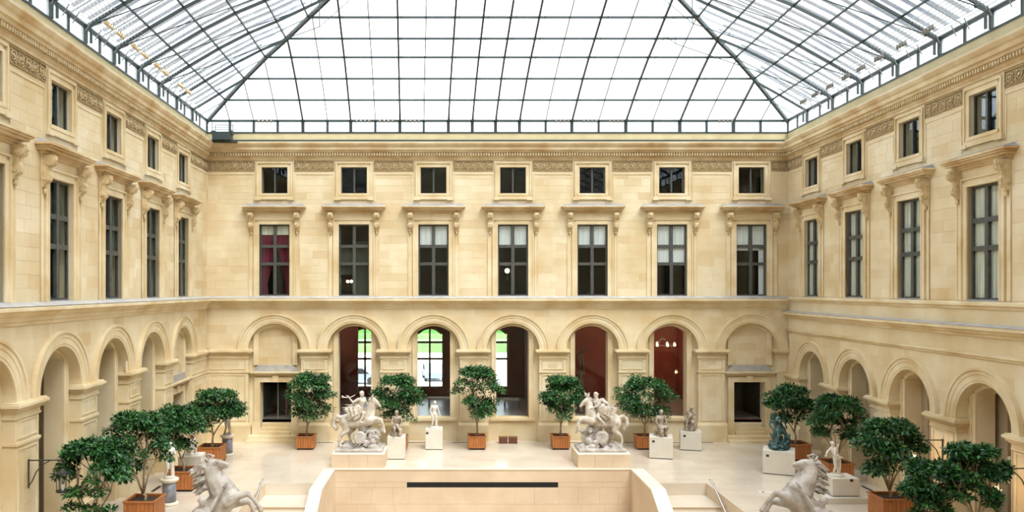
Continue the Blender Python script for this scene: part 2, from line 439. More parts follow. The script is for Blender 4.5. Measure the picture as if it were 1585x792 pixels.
    if not right:
        MB().sweep(P_CORNICE1, x0, x1).build('first_floor_cornice', TRIM, root)
        MB().sweep([(0, 7.655), (.41, 7.555), (.415, 7.575), (0, 7.685)], x0, x1).build('cornice_lead_flashing', PALELEAD, root, fixn=True)
    else:
        MB().sweep([(0, 7.40), (.05, 7.40), (.07, 7.50), (.16, 7.52), (.16, 7.60), (0, 7.66)], x0, x1).build('first_floor_cornice', TRIM, root)
        MB().sweep([(0, 6.50), (.06, 6.50), (.08, 6.60), (.18, 6.62), (.22, 6.70), (.34, 6.74), (.34, 6.84), (0, 6.90)], x0, x1).build('ledge_moulding', TRIM, root)
        MB().sweep([(0, 6.895), (.35, 6.84), (.355, 6.86), (0, 6.92)], x0, x1).build('ledge_lead_flashing', PALELEAD, root, fixn=True)
        MB().sweep([(0, 5.78), (.05, 5.78), (.06, 5.86), (.13, 5.88), (.13, 5.93), (0, 5.96)], x0, x1).build('lower_band_moulding', TRIM, root)
    MB().sweep(P_TOPCORN, x0, x1).build('main_cornice', GOLD, root); MB().box(x0, x1, -.168, -.1, 15.062, 15.208).build('dentil_gap_shade', CARVE_DARK, root)  # dark strip behind the dentils: shade of their gaps painted as colour
    d = MB(); n = int((x1-x0)/.137)
    for k in range(n): u = x0+.07+k*.137; d.box(u, u+.078, -.25, -.15, 15.065, 15.20)
    d.build('dentils', CARVE, root, kind='stuff')
    # parapet curb, gutter line
    MB().box(x0, x1, -.02, .3, 15.84, 16.27).build('roof_curb', CURB, root)
    MB().sweep([(.0, 15.79), (.46, 15.735), (.46, 15.76), (0, 15.85)], x0, x1).build('cornice_top_flashing', COPING, root)
    MB().box(x0, x1, -.09, -.02, 15.85, 15.92).build('gutter_rail', STEEL, root)
    MB().box(x0, x1, -.05, .1, 16.27, 16.35).build('curb_steel_cap', STEEL, root)
    # carved frieze panels and the raised borders below them
    for a, b in fr:
        frieze(root, a, b)
        f = MB(); lo, hi, q = 12.66, 14.10, .05
        if b-a > 1.0:
            f.box(a+.02, b-.02, -.035, 0, hi, hi+q); f.box(a+.02, a+.07, -.035, 0, lo, hi); f.box(b-.07, b-.02, -.035, 0, lo, hi)
            f.build('panel_border', TRIM, root)
    if side == 'back':
        MB().box(-12.02-.02, -12.02+.02, -.03, 0, 1.0, 4.4).build('corner_pilaster_edge', TRIM, root)

CARVED = {}
def frieze(root, a, b):
    w = b-a; key = round(w, 1)
    if key not in CARVED:
        m = MB(); n = max(1, round(w/.42)); p = w/n
        for k in range(n):
            cx = (k+.5)*p; sg = 1 if k % 2 else -1; pts = []
            for j in range(15):
                q = j/14*3.4*PI; r = .045+.145*(j/14)
                pts.append((cx+sg*r*math.cos(q), -.035, .255+r*math.sin(q)))
            m.tube(pts, [.028-.010*j/14 for j in range(15)], 4)
            m.ell((cx, -.04, .255), (.045, .03, .045), n=6, m=4)
            for j in range(4):
                q = j*PI/2+.6; m.ell((cx+.20*math.cos(q), -.03, .255+.20*math.sin(q)), (.05, .025, .03), n=5, m=3)
        CARVED[key] = m.mesh('scroll_carving', CARVE, True)
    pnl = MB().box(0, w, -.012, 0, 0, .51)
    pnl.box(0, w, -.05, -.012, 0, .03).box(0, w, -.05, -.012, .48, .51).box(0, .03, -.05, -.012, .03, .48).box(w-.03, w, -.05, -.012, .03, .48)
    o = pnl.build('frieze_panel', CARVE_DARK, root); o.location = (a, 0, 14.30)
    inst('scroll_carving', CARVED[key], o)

def door_bay(root, c, side):
    """blind bay: door with steps, shelf cornice and a blind niche over it (set in the recess)"""
    y = .35
    m = MB()
    m.box(c-.83, c+.83, y+.1, .95, 3.11, 7.0) if False else None
    s = MB()                                    # jambs and lintel
    for sg in (-1, 1):
        x = sorted((c+sg*.83, c+sg*1.14)); s.box(x[0], x[1], y-.10, y, .95, 3.36)
        x = sorted((c+sg*.83, c+sg*.90)); s.box(x[0], x[1], y-.13, y-.10, .95, 3.18)
        x = sorted((c+sg*.80, c+sg*1.25)); s.box(x[0], x[1], y-.16, y, 0, .95)
    s.box(c-.83, c+.83, y-.10, y, 3.11, 3.36); s.box(c-.83, c+.83, y-.13, y-.10, 3.11, 3.18)
    s.build('door_surround', TRIM, root)
    MB().prism([(c-.13, 3.11), (c+.13, 3.11), (c+.17, 3.46), (c-.17, 3.46)], y-.17, y-.10).build('keystone', TRIM, root)
    h = MB()
    for z0, z1, w, e in ((3.46, 3.52, .12, 1.28), (3.52, 3.60, .2, 1.34), (3.60, 3.67, .30, 1.40)): h.box(c-min(e, 1.398), c+min(e, 1.398), y-w, y, z0, z1)
    h.build('door_cornice', TRIM, root)
    MB().prism([(c-1.25, 3.67), (c+1.25, 3.67), (c+.92, 4.02), (c-.92, 4.02)], y-.14, y-.001).build('sloped_lead_apron', PALELEAD, root)
    n = MB(); hw, rise, zt = .90, .30, 5.72      # niche frame
    R = (hw*hw+rise*rise)/(2*rise); a = math.asin(hw/R); cz = zt+rise-R
    n.arc([(R, -.351), (R, -.24), (R+.10, -.24), (R+.12, -.20), (R+.26, -.20), (R+.26, -.351)], c, cz, PI/2-a, PI/2+a, 20)
    for sg in (-1, 1):
        x = sorted((c+sg*hw, c+sg*(hw+.27))); n.box(x[0], x[1], .22, .351, 4.02, zt+.06)
    n.build('niche_frame', TRIM, root, fixn=True)

facade(W_BACK, CB, XL0, XR0, (0, 6), 'back')
facade(W_LEFT, CL, -NEAR, 0.0, (0,), 'left')
facade(W_RIGHT, CR, 0.0, NEAR, (), 'right')

W_FRONT = empty('wall_front'); tag(W_FRONT, 'plain limestone wall closing the near end of the court', kind='structure')
MB().box(-14, 19, -47.6, -47, LOW0-.2, 24.5).build('backing_wall', STONE, W_FRONT)
# ------------------------------------------------------------------ steps and doors in the blind bays
def steps(root, c):
    for k, (z, hw, y0) in enumerate(((.17, 1.38, -.62), (.34, 1.36, -.36), (.51, .80, .0), (.68, .80, .25), (.85, .80, .5), (1.03, .80, .75))):
        MB().box(c-hw, c+hw, y0, .8 if hw < 1 else .2, z-.17 if k else 0.0, z).build('step', TRIM, root)
for (root, c, n, lab, loc) in ((W_BACK, CB[0], 1, 'dark doorway at the top of steps in the far left bay of the end wall', None),
                               (W_BACK, CB[6], 2, 'dark doorway at the top of steps in the far right bay of the end wall', None),
                               (W_LEFT, CL[0], 3, 'low door in the last bay of the left wall, behind the trees', None)):
    steps(root, c)
    d = empty('door_%d' % n); d.matrix_world = root.matrix_world if False else Matrix.Identity(4)
    d.location = Vector(root.location); d.rotation_euler = root.rotation_euler
    tag(d, lab, kind='structure')
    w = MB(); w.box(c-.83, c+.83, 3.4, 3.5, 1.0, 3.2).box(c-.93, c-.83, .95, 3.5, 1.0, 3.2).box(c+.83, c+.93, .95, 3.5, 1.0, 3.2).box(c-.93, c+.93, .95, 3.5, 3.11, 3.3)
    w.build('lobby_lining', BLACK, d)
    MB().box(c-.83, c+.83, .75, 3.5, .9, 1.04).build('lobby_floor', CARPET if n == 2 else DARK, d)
    g = MB().box(c-.82, c-.79, .80, .84, 1.04, 3.1).box(c+.79, c+.82, .80, .84, 1.04, 3.1).box(c-.015, c+.015, .80, .84, 1.04, 3.1).box(c-.82, c+.82, .80, .84, 3.06, 3.1)
    if n != 2: g.build('door_frame', STEEL2, d)
    for sg in (-1, 1):
        x = sorted((c+sg*.015, c+sg*.79)); MB().box(x[0], x[1], .815, .825, 1.04, 3.06).build('glass_leaf', HALL_GLASS, d)
# blind back of the niches
for root, c in ((W_BACK, CB[0]), (W_BACK, CB[6]), (W_LEFT, CL[0])):
    nb = blocks(root, c-1.17, c+1.17, 4.02, 5.95, [], [], 'n'); 
    for poly, tone, p in nb:
        q = MB(); q.tone = tone+.1; q.prism(poly, .35-p, .36); q.build('niche_stone', STONE, root)

# ------------------------------------------------------------------ windows of the upper floors
def tall_window():
    r = empty('window')
    s = MB(); H = 3.79
    for sg in (-1, 1):
        for p, q, w in ((.80, .86, .05), (.86, 1.03, .035), (1.03, 1.09, .085), (1.14, 1.34, .030), (1.29, 1.34, .055)):
            x = sorted((sg*p, sg*q)); top = H+(p-.8)+.06 if p < 1.1 else 4.38
            s.box(x[0], x[1], -w, .02, 0, top)
    for p, q, w in ((0, .06, .05), (.06, .23, .035), (.23, .29, .085)): s.box(-.8-p, .8+p, -w, .02, H+p, H+q)
    s.box(-1.34, 1.34, -.02, .02, H+.29, 4.38)
    for sg in (-1, 1):                                   # reveals
        x = sorted((sg*.80, sg*.82)); s.box(x[0], x[1], .02, .46, 0, H)
    s.build('window_surround', TRIM, r)
    h = MB()
    for z0, z1, w, e in ((4.38, 4.44, .10, 1.38), (4.44, 4.52, .17, 1.42), (4.52, 4.60, .33, 1.54), (4.60, 4.66, .42, 1.60), (4.66, 4.73, .48, 1.67)): h.box(-e, e, -w, .02, z0, z1)
    h.build('window_hood', GOLD, r)
    v = [(-1.67, -.48, 4.73), (1.67, -.48, 4.73), (1.67, .01, 4.73), (-1.67, .01, 4.73), (-1.45, 0, 4.88), (1.45, 0, 4.88)]
    m = MB(); m.add(v, [(0, 1, 5, 4), (0, 4, 3), (1, 2, 5), (2, 3, 4, 5), (0, 3, 2, 1)]); m.build('hood_lead_cover', LEAD, r)
    prof = [(.02, 4.38), (.40, 4.38), (.42, 4.25), (.36, 4.12), (.25, 4.02), (.22, 3.88), (.27, 3.76), (.25, 3.62), (.15, 3.52), (.10, 3.42), (.02, 3.38)]
    for sg in (-1, 1):
        b = MB(); n = len(prof)
        for wd, inset in ((.12, .0), (.07, -.03)):
            pr = [(w-inset if 0 < i < n-1 else w, z) for i, (w, z) in enumerate(prof)]
            b.sweep(pr, sg*1.215-wd, sg*1.215+wd)
        b.tube([(sg*1.215-.15, -.27, 4.18), (sg*1.215+.15, -.27, 4.18)], .12, 10); b.tube([(sg*1.215-.15, -.15, 3.70), (sg*1.215+.15, -.15, 3.70)], .08, 8)
        b.ell((sg*1.215, -.09, 3.33), (.06, .07, .10), n=7, m=5)
        b.build('bracket', CARVE, r, fixn=True)
    f = MB(); y0, y1 = .13, .21
    for sg in (-1, 1):
        x = sorted((sg*.80, sg*.72)); f.box(x[0], x[1], y0, y1, 0, H)
    f.box(-.72, .72, y0, y1, H-.08, H); f.box(-.72, .72, y0, y1, .0, .09)
    f.build('window_frame', FRAME, r)
    MB().box(-.085, .085, y0-.04, y1, .09, H-.08).build('mullion', FRAME, r)
    for z in (1.71, 2.64):
        t = MB()
        for sg in (-1, 1):
            x = sorted((sg*.065, sg*.72)); t.box(x[0], x[1], y0-.03, y1, z-.08, z+.08)
        t.build('transom', FRAME, r)
    for z0, z1 in ((.09, 1.645), (1.775, 2.575), (2.705, 3.71)):
        for sg in (-1, 1):
            x = sorted((sg*.065, sg*.72)); MB().box(x[0], x[1], .165, .175, z0, z1).build('pane', WIN_GLASS, r)
    MB().box(-.8, .8, -.02, .13, -.02, .03).build('window_sill', LEAD, r)
    return r
def small_window():
    r = empty('window'); s = MB(); H = 1.39
    for sg in (-1, 1):
        for p, q, w in ((.685, .73, .04), (.73, .88, .025), (.88, .95, .08)):
            x = sorted((sg*p, sg*q)); s.box(x[0], x[1], -w, .02, -.12, H+(p-.685)+.05)
        x = sorted((sg*.98, sg*1.02)); s.box(x[0], x[1], -.03, .0, -.32, 1.74)
    for p, q, w in ((0, .045, .04), (.045, .195, .025), (.195, .265, .08)): s.box(-.685-p, .685+p, -w, .02, H+p, H+q)
    s.box(-1.0, 1.0, -.10, .02, -.32, -.20).box(-.95, .95, -.07, .02, -.20, -.12)
    s.box(-1.03, -.72, -.13, .02, -.36, -.24).box(.72, 1.03, -.13, .02, -.36, -.24)
    s.box(-.8, .8, -.09, .13, -.12, -.0)
    s.build('window_surround', TRIM, r)
    f = MB()
    for sg in (-1, 1):
        x = sorted((sg*.685, sg*.64)); f.box(x[0], x[1], .13, .21, 0, H)
    f.box(-.64, .64, .13, .21, H-.05, H).box(-.64, .64, .13, .21, 0, .06)
    f.build('window_frame', FRAME, r); MB().box(-.045, .045, .10, .21, .06, H-.05).build('mullion', FRAME, r)
    for sg in (-1, 1):
        x = sorted((sg*.045, sg*.64)); MB().box(x[0], x[1], .165, .175, .06, H-.05).build('pane', WIN_GLASS, r)
    return r
TALL, SMALL = tall_window(), small_window()
used = {}; WN = [0]
def put_window(proto, root, c, z, lab):
    o = proto if id(proto) not in used else copy_tree(proto); used[id(proto)] = 1
    WN[0] += 1; o.name = 'window_%d' % WN[0]
    p = Matrix.Translation(root.location) @ root.rotation_euler.to_matrix().to_4x4() @ Vector((c, 0, z))
    o.location = p; o.rotation_euler = root.rotation_euler; tag(o, lab, kind='structure'); return o
ORD = ['first', 'second', 'third', 'fourth', 'fifth', 'sixth', 'seventh']
def blind(o, x0, x1, z0, z1, m=BLIND, y=.20):
    b = MB(); n = 8
    for k in range(n):
        xa, xb = x0+(x1-x0)*k/n, x0+(x1-x0)*(k+1)/n; yy = y+.012*(k % 2); b.box(xa, xb, yy, yy+.01, z0, z1)
    b.build('blind', m, o)
def curtain(o, pts, m=CURTAIN):
    """hanging cloth: pts list of (x_left, x_right, z) from top to bottom, pleated"""
    n = 22; vs = []; fs = []
    for (xa, xb, z) in pts:
        for j in range(n+1): vs.append((xa+(xb-xa)*j/n, .28+.035*(-1)**j, z))
    for i in range(len(pts)-1):
        for j in range(n): fs.append((i*(n+1)+j, i*(n+1)+j+1, (i+1)*(n+1)+j+1, (i+1)*(n+1)+j))
    b = MB(); b.add(vs, fs); b.build('curtain', m, o)
for side, root, cs in (('end wall', W_BACK, CB), ('left wall', W_LEFT, CL), ('right wall', W_RIGHT, CR)):
    for i, c in enumerate(cs):
        if side == 'end wall': place = '%s from the left' % ORD[i]
        else: place = '%s from the far corner' % ORD[i]
        extra = ''
        if side == 'end wall': extra = ['crimson curtains', 'lamps glowing inside', 'white blinds over its top panes', 'a white lamp globe inside', 'white blinds over dark lower panes', 'white blinds over four panes', 'pale blinds at top and side'][i]
        elif side == 'left wall': extra = 'dark panes'
        else: extra = 'cream blinds full height'
        o = put_window(TALL, root, c, 7.68, 'tall hooded window with %s, %s in the %s' % (extra, place, side))
        put_window(SMALL, root, c, 13.1, 'small square dark attic window, %s in the %s' % (place, side))
        o2 = o
        used.setdefault('w', []).append((side, i, o2))
for side, i, o in used['w']:
    if side == 'end wall':
        if i == 0:
            MB().box(-.72, .72, .22, .23, 3.25, 3.75).build('pelmet', CURTAIN if False else CREAM, o)
            curtain(o, [(-.75, -.02, 3.32), (-.75, -.03, 2.4), (-.75, -.10, 1.9), (-.75, -.25, 1.4), (-.74, -.45, .7), (-.74, -.42, .0)])
            curtain(o, [(.02, .75, 3.32), (.03, .75, 2.7), (.28, .75, 2.0), (.40, .75, 1.4), (.5, .75, .7), (.5, .75, 0)])
        if i == 1: curtain(o, [(-.75, -.02, 2.6), (-.75, -.04, 1.15)], DRAB); curtain(o, [(.02, .75, 2.9), (.05, .75, 0)], DRAB)
        if i in (2, 3, 4, 5, 6): blind(o, -.72, .72, 2.60, 3.75)
        if i == 5: blind(o, -.72, .72, 1.70, 2.60)
        if i == 6: blind(o, .45, .74, .05, 2.60, BLIND); blind(o, -.72, .74, 2.42, 2.6, BLIND)
    elif side == 'left wall': curtain(o, [(-.75, .75, 3.78), (-.75, .75, 1.75)], DRAB)
    elif side == 'right wall':
        blind(o, -.74, -.10, .05, 3.75, CREAM); blind(o, .02, .74, .05, 3.75, CREAM)
# dark rooms behind the upper windows
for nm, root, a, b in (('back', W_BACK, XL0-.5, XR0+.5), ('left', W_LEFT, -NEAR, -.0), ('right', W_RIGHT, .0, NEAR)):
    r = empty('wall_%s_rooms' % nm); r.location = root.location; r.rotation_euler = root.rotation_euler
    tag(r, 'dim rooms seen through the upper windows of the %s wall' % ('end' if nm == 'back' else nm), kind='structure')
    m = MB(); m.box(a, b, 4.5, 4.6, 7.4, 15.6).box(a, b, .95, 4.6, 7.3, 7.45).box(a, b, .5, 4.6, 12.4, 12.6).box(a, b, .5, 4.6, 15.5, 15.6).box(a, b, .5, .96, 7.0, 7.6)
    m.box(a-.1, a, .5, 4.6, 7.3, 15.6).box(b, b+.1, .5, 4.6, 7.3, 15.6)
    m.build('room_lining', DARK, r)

# lamps inside the second and fourth windows of the end wall
def inside_lamp(x, y, z, m, r, lab):
    t = empty('table_lamp', (x, y, z)); tag(t, lab, 'lamp')
    MB().lathe([(.09, -.50), (.09, -.47), (.02, -.44), (.02, -.1), (.03, -.05)], n=10).build('lamp_base', IRON, t)
    MB().ell((0, 0, 0), r, n=10, m=8).build('lamp_bulb', m, t, True)
    return t
inside_lamp(CB[1]-.48, 1.1, 8.47, GLOW, .07, 'small orange lamp glowing inside the second tall window')
inside_lamp(CB[1]-.28, 1.1, 8.47, GLOW, .07, 'orange lamp right of its twin inside the second tall window')
inside_lamp(CB[3]-.22, 1.2, 9.05, GLOBE, .13, 'round white lamp globe inside the fourth tall window')

# ------------------------------------------------------------------ side arcades: infill walls behind the arches
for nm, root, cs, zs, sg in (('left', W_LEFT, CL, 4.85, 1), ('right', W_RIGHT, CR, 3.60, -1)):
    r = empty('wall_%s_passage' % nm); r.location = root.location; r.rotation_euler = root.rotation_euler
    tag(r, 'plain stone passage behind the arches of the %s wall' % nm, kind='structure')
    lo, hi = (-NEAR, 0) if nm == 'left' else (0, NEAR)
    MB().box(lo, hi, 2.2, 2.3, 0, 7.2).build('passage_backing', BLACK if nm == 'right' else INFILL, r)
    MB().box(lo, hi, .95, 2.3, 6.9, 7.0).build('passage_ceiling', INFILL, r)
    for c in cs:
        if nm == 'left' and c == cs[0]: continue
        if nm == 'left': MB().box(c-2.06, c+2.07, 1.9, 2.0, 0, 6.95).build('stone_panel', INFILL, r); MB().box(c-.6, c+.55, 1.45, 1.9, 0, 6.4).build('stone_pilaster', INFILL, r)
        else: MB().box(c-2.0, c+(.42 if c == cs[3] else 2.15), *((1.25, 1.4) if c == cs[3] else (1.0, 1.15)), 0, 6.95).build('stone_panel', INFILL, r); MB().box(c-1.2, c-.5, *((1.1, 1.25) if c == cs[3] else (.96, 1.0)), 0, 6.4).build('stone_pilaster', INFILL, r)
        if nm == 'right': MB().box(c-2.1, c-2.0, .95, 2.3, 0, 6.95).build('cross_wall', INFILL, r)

# ------------------------------------------------------------------ the hall behind the end wall
H0, H1, HF = .95, 9.1, 1.1
hall = empty('wall_hall'); tag(hall, 'dark red hall seen through the glazed arches of the end wall', kind='structure')
FC = [-5.53+4.2*i for i in range(4)]
m = MB(); layer(m, XL0, XR0, HF-.3, 7.0, H1, H1+.5, [(c, [(.9, 1.67, 4.95, .6)]) for c in FC]); m.build('hall_far_wall', RED, hall)
MB().box(XL0, XR0, H0, H1+.5, HF-.15, HF).build('hall_floor', HALLFLOOR, hall)
MB().box(XL0, XR0, H0, H1+.5, 7.0, 7.1).build('hall_ceiling', DARK, hall)
MB().box(-9.0+.1, -8.85, H0+.05, H1, HF, 7).box(XR0-3.2, XR0-3.0, H0+.05, H1, HF, 7).build('hall_end_wall', RED, hall)
MB().box(CB[3]+1.45, CB[3]+1.6, 3.6, H1, HF, 7).build('hall_cross_wall', RED, hall)
MB().box(CB[1]-1.9, CB[1]-.75, H1-1.2, H1-.9, HF, 7).build('red_screen', RED, hall)
for i, c in enumerate(CB[1:6]):
    g = empty('window_%d' % (WN[0]+1)); WN[0] += 1; g.location = (c, .80, 1.2); tag(g, 'large glazed arch, %s from the left along the end wall' % ORD[i], kind='structure')
    hw, rise, zt = .875, .31, 4.57; R = (hw*hw+rise*rise)/(2*rise); a = math.asin(hw/R); cz = zt+rise-R
    P = [(-hw, 0), (hw, 0)]+[(R*math.sin(a-2*a*k/12), cz+R*math.cos(a-2*a*k/12)) for k in range(13)]
    MB().prism(P, 0, .012).build('pane', HALL_GLASS, g)
for i, c in enumerate(FC):
    g = empty('window_%d' % (WN[0]+1)); WN[0] += 1; g.location = (c, H1+.2, 1.67); tag(g, 'brown framed window in the far side of the hall, %s from the left' % ORD[i], kind='structure')
    f = MB(); f.box(-.9, -.80, 0, .12, 0, 3.4).box(.80, .9, 0, .12, 0, 3.4).box(-.8, .8, 0, .12, 0, .08)
    R2 = (.81+.36)/1.2; f.arc([(R2-.1, 0), (R2-.1, -.12), (R2+.02, -.12), (R2+.02, 0)], 0, 3.88-R2, PI/2-.92, PI/2+.92, 14); f.build('window_frame', WOODF, g, fixn=True)
    MB().box(-.06, .06, -.02, .10, .08, 3.8).build('mullion', WOODF, g)
    for z in (1.86, 2.93): MB().box(-.8, .8, -.02, .10, z-.07, z+.07).build('transom', WOODF, g)
    for z0, z1 in ((.08, 1.79), (1.93, 2.86), (3.0, 3.42)):
        for x0, x1 in ((-.8, -.06), (.06, .8)): MB().box(x0, x1, .05, .06, z0, z1).build('pane', HALL_GLASS, g)
# outside
street = MB().box(-60, 60, H1+.5, 110, -.3, -.1).build('street', ROAD); tag(street, 'pale street beyond the hall windows', kind='structure')
lawn = MB().box(-60, 60, 58, 66, -.1, 1.0).box(-60, 60, 84, 90, -.1, .8).box(-60, 60, 90, 125, -.1, 2.1).build('lawn_bank', GRASS); tag(lawn, 'bright green lawn bank across the street', kind='structure')
hd = MB()
for k in range(60): x = -60+2*k; hd.box(x, x+2.02, 86, 87.6, .8, 1.9+.15*math.sin(k*2.1)); hd.box(x, x+2.02, 96, 98, 2.1, 4.2+.4*math.sin(k*1.3)); hd.box(x, x+2.02, 112, 115, 2.1, 8+1.0*math.sin(k*.9))
hd.build('clipped_hedges', HEDGE); tag(bpy.data.objects['clipped_hedges'], 'clipped green hedges in rows on the lawn bank', 'hedge', kind='stuff')
def car(x, y, rz, m, lab):
    t = empty('car', (x, y, -.1), rz); tag(t, lab, 'car')
    b = MB(); b.sweep([(-2.1, .35), (-2.1, .75), (-1.6, .85), (-1.0, 1.38), (.6, 1.42), (1.3, .92), (2.05, .80), (2.15, .35)], -.85, .85); b.build('car_body', m, t, fixn=True)
    g = MB(); g.sweep([(-1.5, .88), (-.98, 1.34), (.58, 1.37), (1.2, .94)], -.86, .86); g.build('car_window', BLACK, t, fixn=True)
    for sx in (-.87, .67):
        for yy in (-1.35, 1.35): MB().tube([(sx, yy, .33), (sx+.2, yy, .33)], .33, 12).build('wheel', RUBBER, t)
car(-7.9, 26, 1.35, CARP, 'blue grey car parked outside, behind the left hall window')
car(-1.55, 29, .1, CARP, 'blue grey car parked outside, seen in the middle hall window')
# hall contents
def hall_chandelier():
    t = empty('chandelier', (12.85, 6.0, 4.6)); tag(t, 'ring chandelier of small orange lamps in the red hall', 'chandelier')
    MB().arc([(.78, -.02), (.78, .02), (.82, .02), (.82, -.02)], 0, 0, 0, 2*PI, 28)
    pts = [(.8*math.cos(2*PI*k/24), .5*math.sin(2*PI*k/24), 0) for k in range(25)]
    MB().tube(pts, .015, 5).build('ring', IRON, t)
    MB().tube([(0, 0, 2.4), (0, 0, .5)], .012, 5).build('chain', IRON, t)
    for k in range(8):
        a = 2*PI*(k+.3)/8; x, y = .8*math.cos(a), .5*math.sin(a)
        MB().tube([(0, 0, .5), (x, y, 0)], .008, 4).build('chandelier_arm', IRON, t)
        MB().lathe([(.045, .02), (.06, .10), (.03, .20)], x, y, 8).build('lamp_bulb', BULB, t)
    l = bpy.data.lights.new('chandelier_light', 'POINT'); l.energy = 60; l.color = (1, .62, .38); l.shadow_soft_size = .6
    lo = bpy.data.objects.new('chandelier_light', l); COL.objects.link(lo); lo.location = (0, 0, .25); lo.parent = t
hall_chandelier()
l = bpy.data.lights.new('hall_lamp', 'POINT'); l.energy = 45; l.color = (1, .65, .45); l.shadow_soft_size = .5
lo = bpy.data.objects.new('hall_lamp', l); COL.objects.link(lo); lo.location = (8.6, 5.0, 5.4)
l = bpy.data.lights.new('hall_lamp_west', 'POINT'); l.energy = 15; l.color = (1, .6, .45); l.shadow_soft_size = .5
lo = bpy.data.objects.new('hall_lamp_west', l); COL.objects.link(lo); lo.location = (-6.5, 6.0, 5.4)
for x, y, w, lab in ((-.6, 5.5, 1.5, 'low grey bench in the hall behind the second glazed arch'), (3.6, 5.0, .9, 'low pale plinth in the hall behind the middle glazed arch')):
    t = empty('bench', (x, y, HF+.01)); tag(t, lab, 'bench')
    MB().box(-w/2, w/2, -.3, .3, .36, .46).build('seat', PED, t)
    for sx in (-w/2+.08, w/2-.08): MB().box(sx-.04, sx+.04, -.25, .25, 0, .36).build('leg', STEEL2, t)

# ------------------------------------------------------------------ floors
Tb, Ts = 6.15, 8.70                      # far edge of the sunken court, far edge of the stair wells (distance from end wall)
XI0, XI1 = -5.18, 8.10                   # sunken court between these
XC0, XC1 = -5.66, 8.66                   # outer edges of the coping
XS0, XS1 = -7.70, 10.63                  # outer sides of the two stairs
LOW = -4.6
floor = empty('floor'); tag(floor, 'polished pale stone terrace floor around the sunken court', kind='structure')
base = MB()
base.box(-15.4, 20.6, -Tb, 1.0, -.5, -.006)
base.box(-15.4, XC0, -Ts, -Tb, -.5, -.006).box(XC1, 20.6, -Ts, -Tb, -.5, -.006)
base.box(-15.4, XS0-.3, -13.4, -Ts, -.5, -.006).box(XS1+.3, 20.6, -13.4, -Ts, -.5, -.006)
base.box(-15.4, -9.6, -NEAR, -13.4, -.5, -.006).box(13.9, 20.6, -NEAR, -13.4, -.5, -.006)
base.build('floor_bed', PALE, floor)
tiles = []
tx, ty = 1.2, .9
def inside(x0, x1, t0, t1):
    """clip a tile to the terrace; returns list of rects"""
    R = [(-13.0, 18.1, 0, Tb), (-13.0, XC0, Tb, Ts), (XC1, 18.1, Tb, Ts), (-13.0, XS0, Ts, 13.4), (XS1, 18.1, Ts, 13.4), (-13.0, -9.6, 13.4, 26.0), (13.9, 18.1, 13.4, 26.0)]
    out = []
    for a, b, c, d in R:
        p, q, r, s = max(x0, a), min(x1, b), max(t0, c), min(t1, d)
        if q-p > .05 and s-r > .05: out.append((p, q, r, s))
    return out
j = 0; t = 0.0
while t < 26.0:
    x = -13.2-(.6 if j % 2 else 0)
    while x < 18.1:
        tiles += inside(x, x+tx, t, t+ty); x += tx
    t += ty; j += 1
tiles.sort(key=lambda r: -((r[1]-r[0])*(r[3]-r[2])/(40.8-r[2])**3) if r[2] < 13 else 0)
rest = MB()
for i, (a, b, c, d) in enumerate(tiles):
    mb = MB() if i < 300 else rest; mb.tone = max(.001, random.gauss(.12, .12)); mb.box(a+.003, b-.003, -d+.003, -c-.003, -.02, 0)
    if i < 300: mb.build('floor_tile', FLOOR, floor)
rest.build('floor_tiles', FLOOR, floor, kind='stuff')
def slot(x0, x1, y0, y1): MB().box(x0, x1, y0, y1, .001, .006).build('vent_slot', BLACK, floor)
for a, b in ((488, 515), (700, 726), (625, 660), (880, 905), (1040, 1072), (1085, 1104), (966, 985)):
    slot((a-697)/29.5, (b-697)/29.5, -.33, -.22)
for t0, t1 in ((9.2, 10.1), (11.0, 12.0), (12.6, 13.6), (14.4, 15.6)):
    slot(XRt(t0)-.75, XRt(t0)-.62, -t1, -t0); slot(XLt(t0)+.62, XLt(t0)+.75, -t1, -t0)
# sunken court: cladding slabs on its end wall and sides, lower floor
court = empty('wall_sunken_court'); tag(court, 'pale stone clad walls of the sunken court below the terrace', kind='structure')
MB().box(XC0, XC1, -Tb+.02, -Tb+.4, LOW, -.02).build('court_backing', PALE, court)
cb = blocks(court, XI0, XI1, LOW, -.06, [(-1.95, 4.84, -.845, -.61)], [], 'c', P=.02, hc=.72)
for poly, tone, p in cb:
    q = MB(); q.tone = tone*.9+.001; q.prism(poly, -Tb-p+.02, -Tb+.03); q.build('cladding_slab', PALE, court)
MB().box(-1.95, 4.84, -Tb+.012, -Tb+.019, -.845, -.61).build('black_slot', BLACK, court)
MB().box(XI0, XI1, -Tb-.03, -Tb+.12, -.055, .004).build('coping', COPING, court)
def side_wall(xi, xo, nm):
    a, b = sorted((xi, xo)); K = 9.67; E = 16.0; zE = -(E-K)*.5
    m = MB(); n = 0
    v = [(a, -Tb-.0, LOW), (a, -Tb, -.06), (a, -K, -.06), (a, -E, zE-.06), (a, -E, LOW)]; w = [(b, p[1], p[2]) for p in v]
    m.add(v+w, [(0, 1, 2, 3, 4), (9, 8, 7, 6, 5), (0, 5, 6, 1), (1, 6, 7, 2), (2, 7, 8, 3), (3, 8, 9, 4), (4, 9, 5, 0)]); m.build('side_wall', PALE, court, fixn=True)
    c = MB(); v = [(a-.01, -Tb, -.06), (a-.01, -K, -.06), (a-.01, -E, zE-.06), (a-.01, -E, zE+.004), (a-.01, -K, .004), (a-.01, -Tb, .004)]; w = [(b+.01, p[1], p[2]) for p in v]
    c.add(v+w, [(0, 1, 4, 5), (1, 2, 3, 4), (6, 11, 10, 7), (7, 10, 9, 8), (5, 4, 10, 11), (4, 3, 9, 10), (0, 6, 7, 1), (1, 7, 8, 2), (0, 5, 11, 6), (2, 8, 9, 3)])
    c.build('sloping_coping', COPING, court, fixn=True)
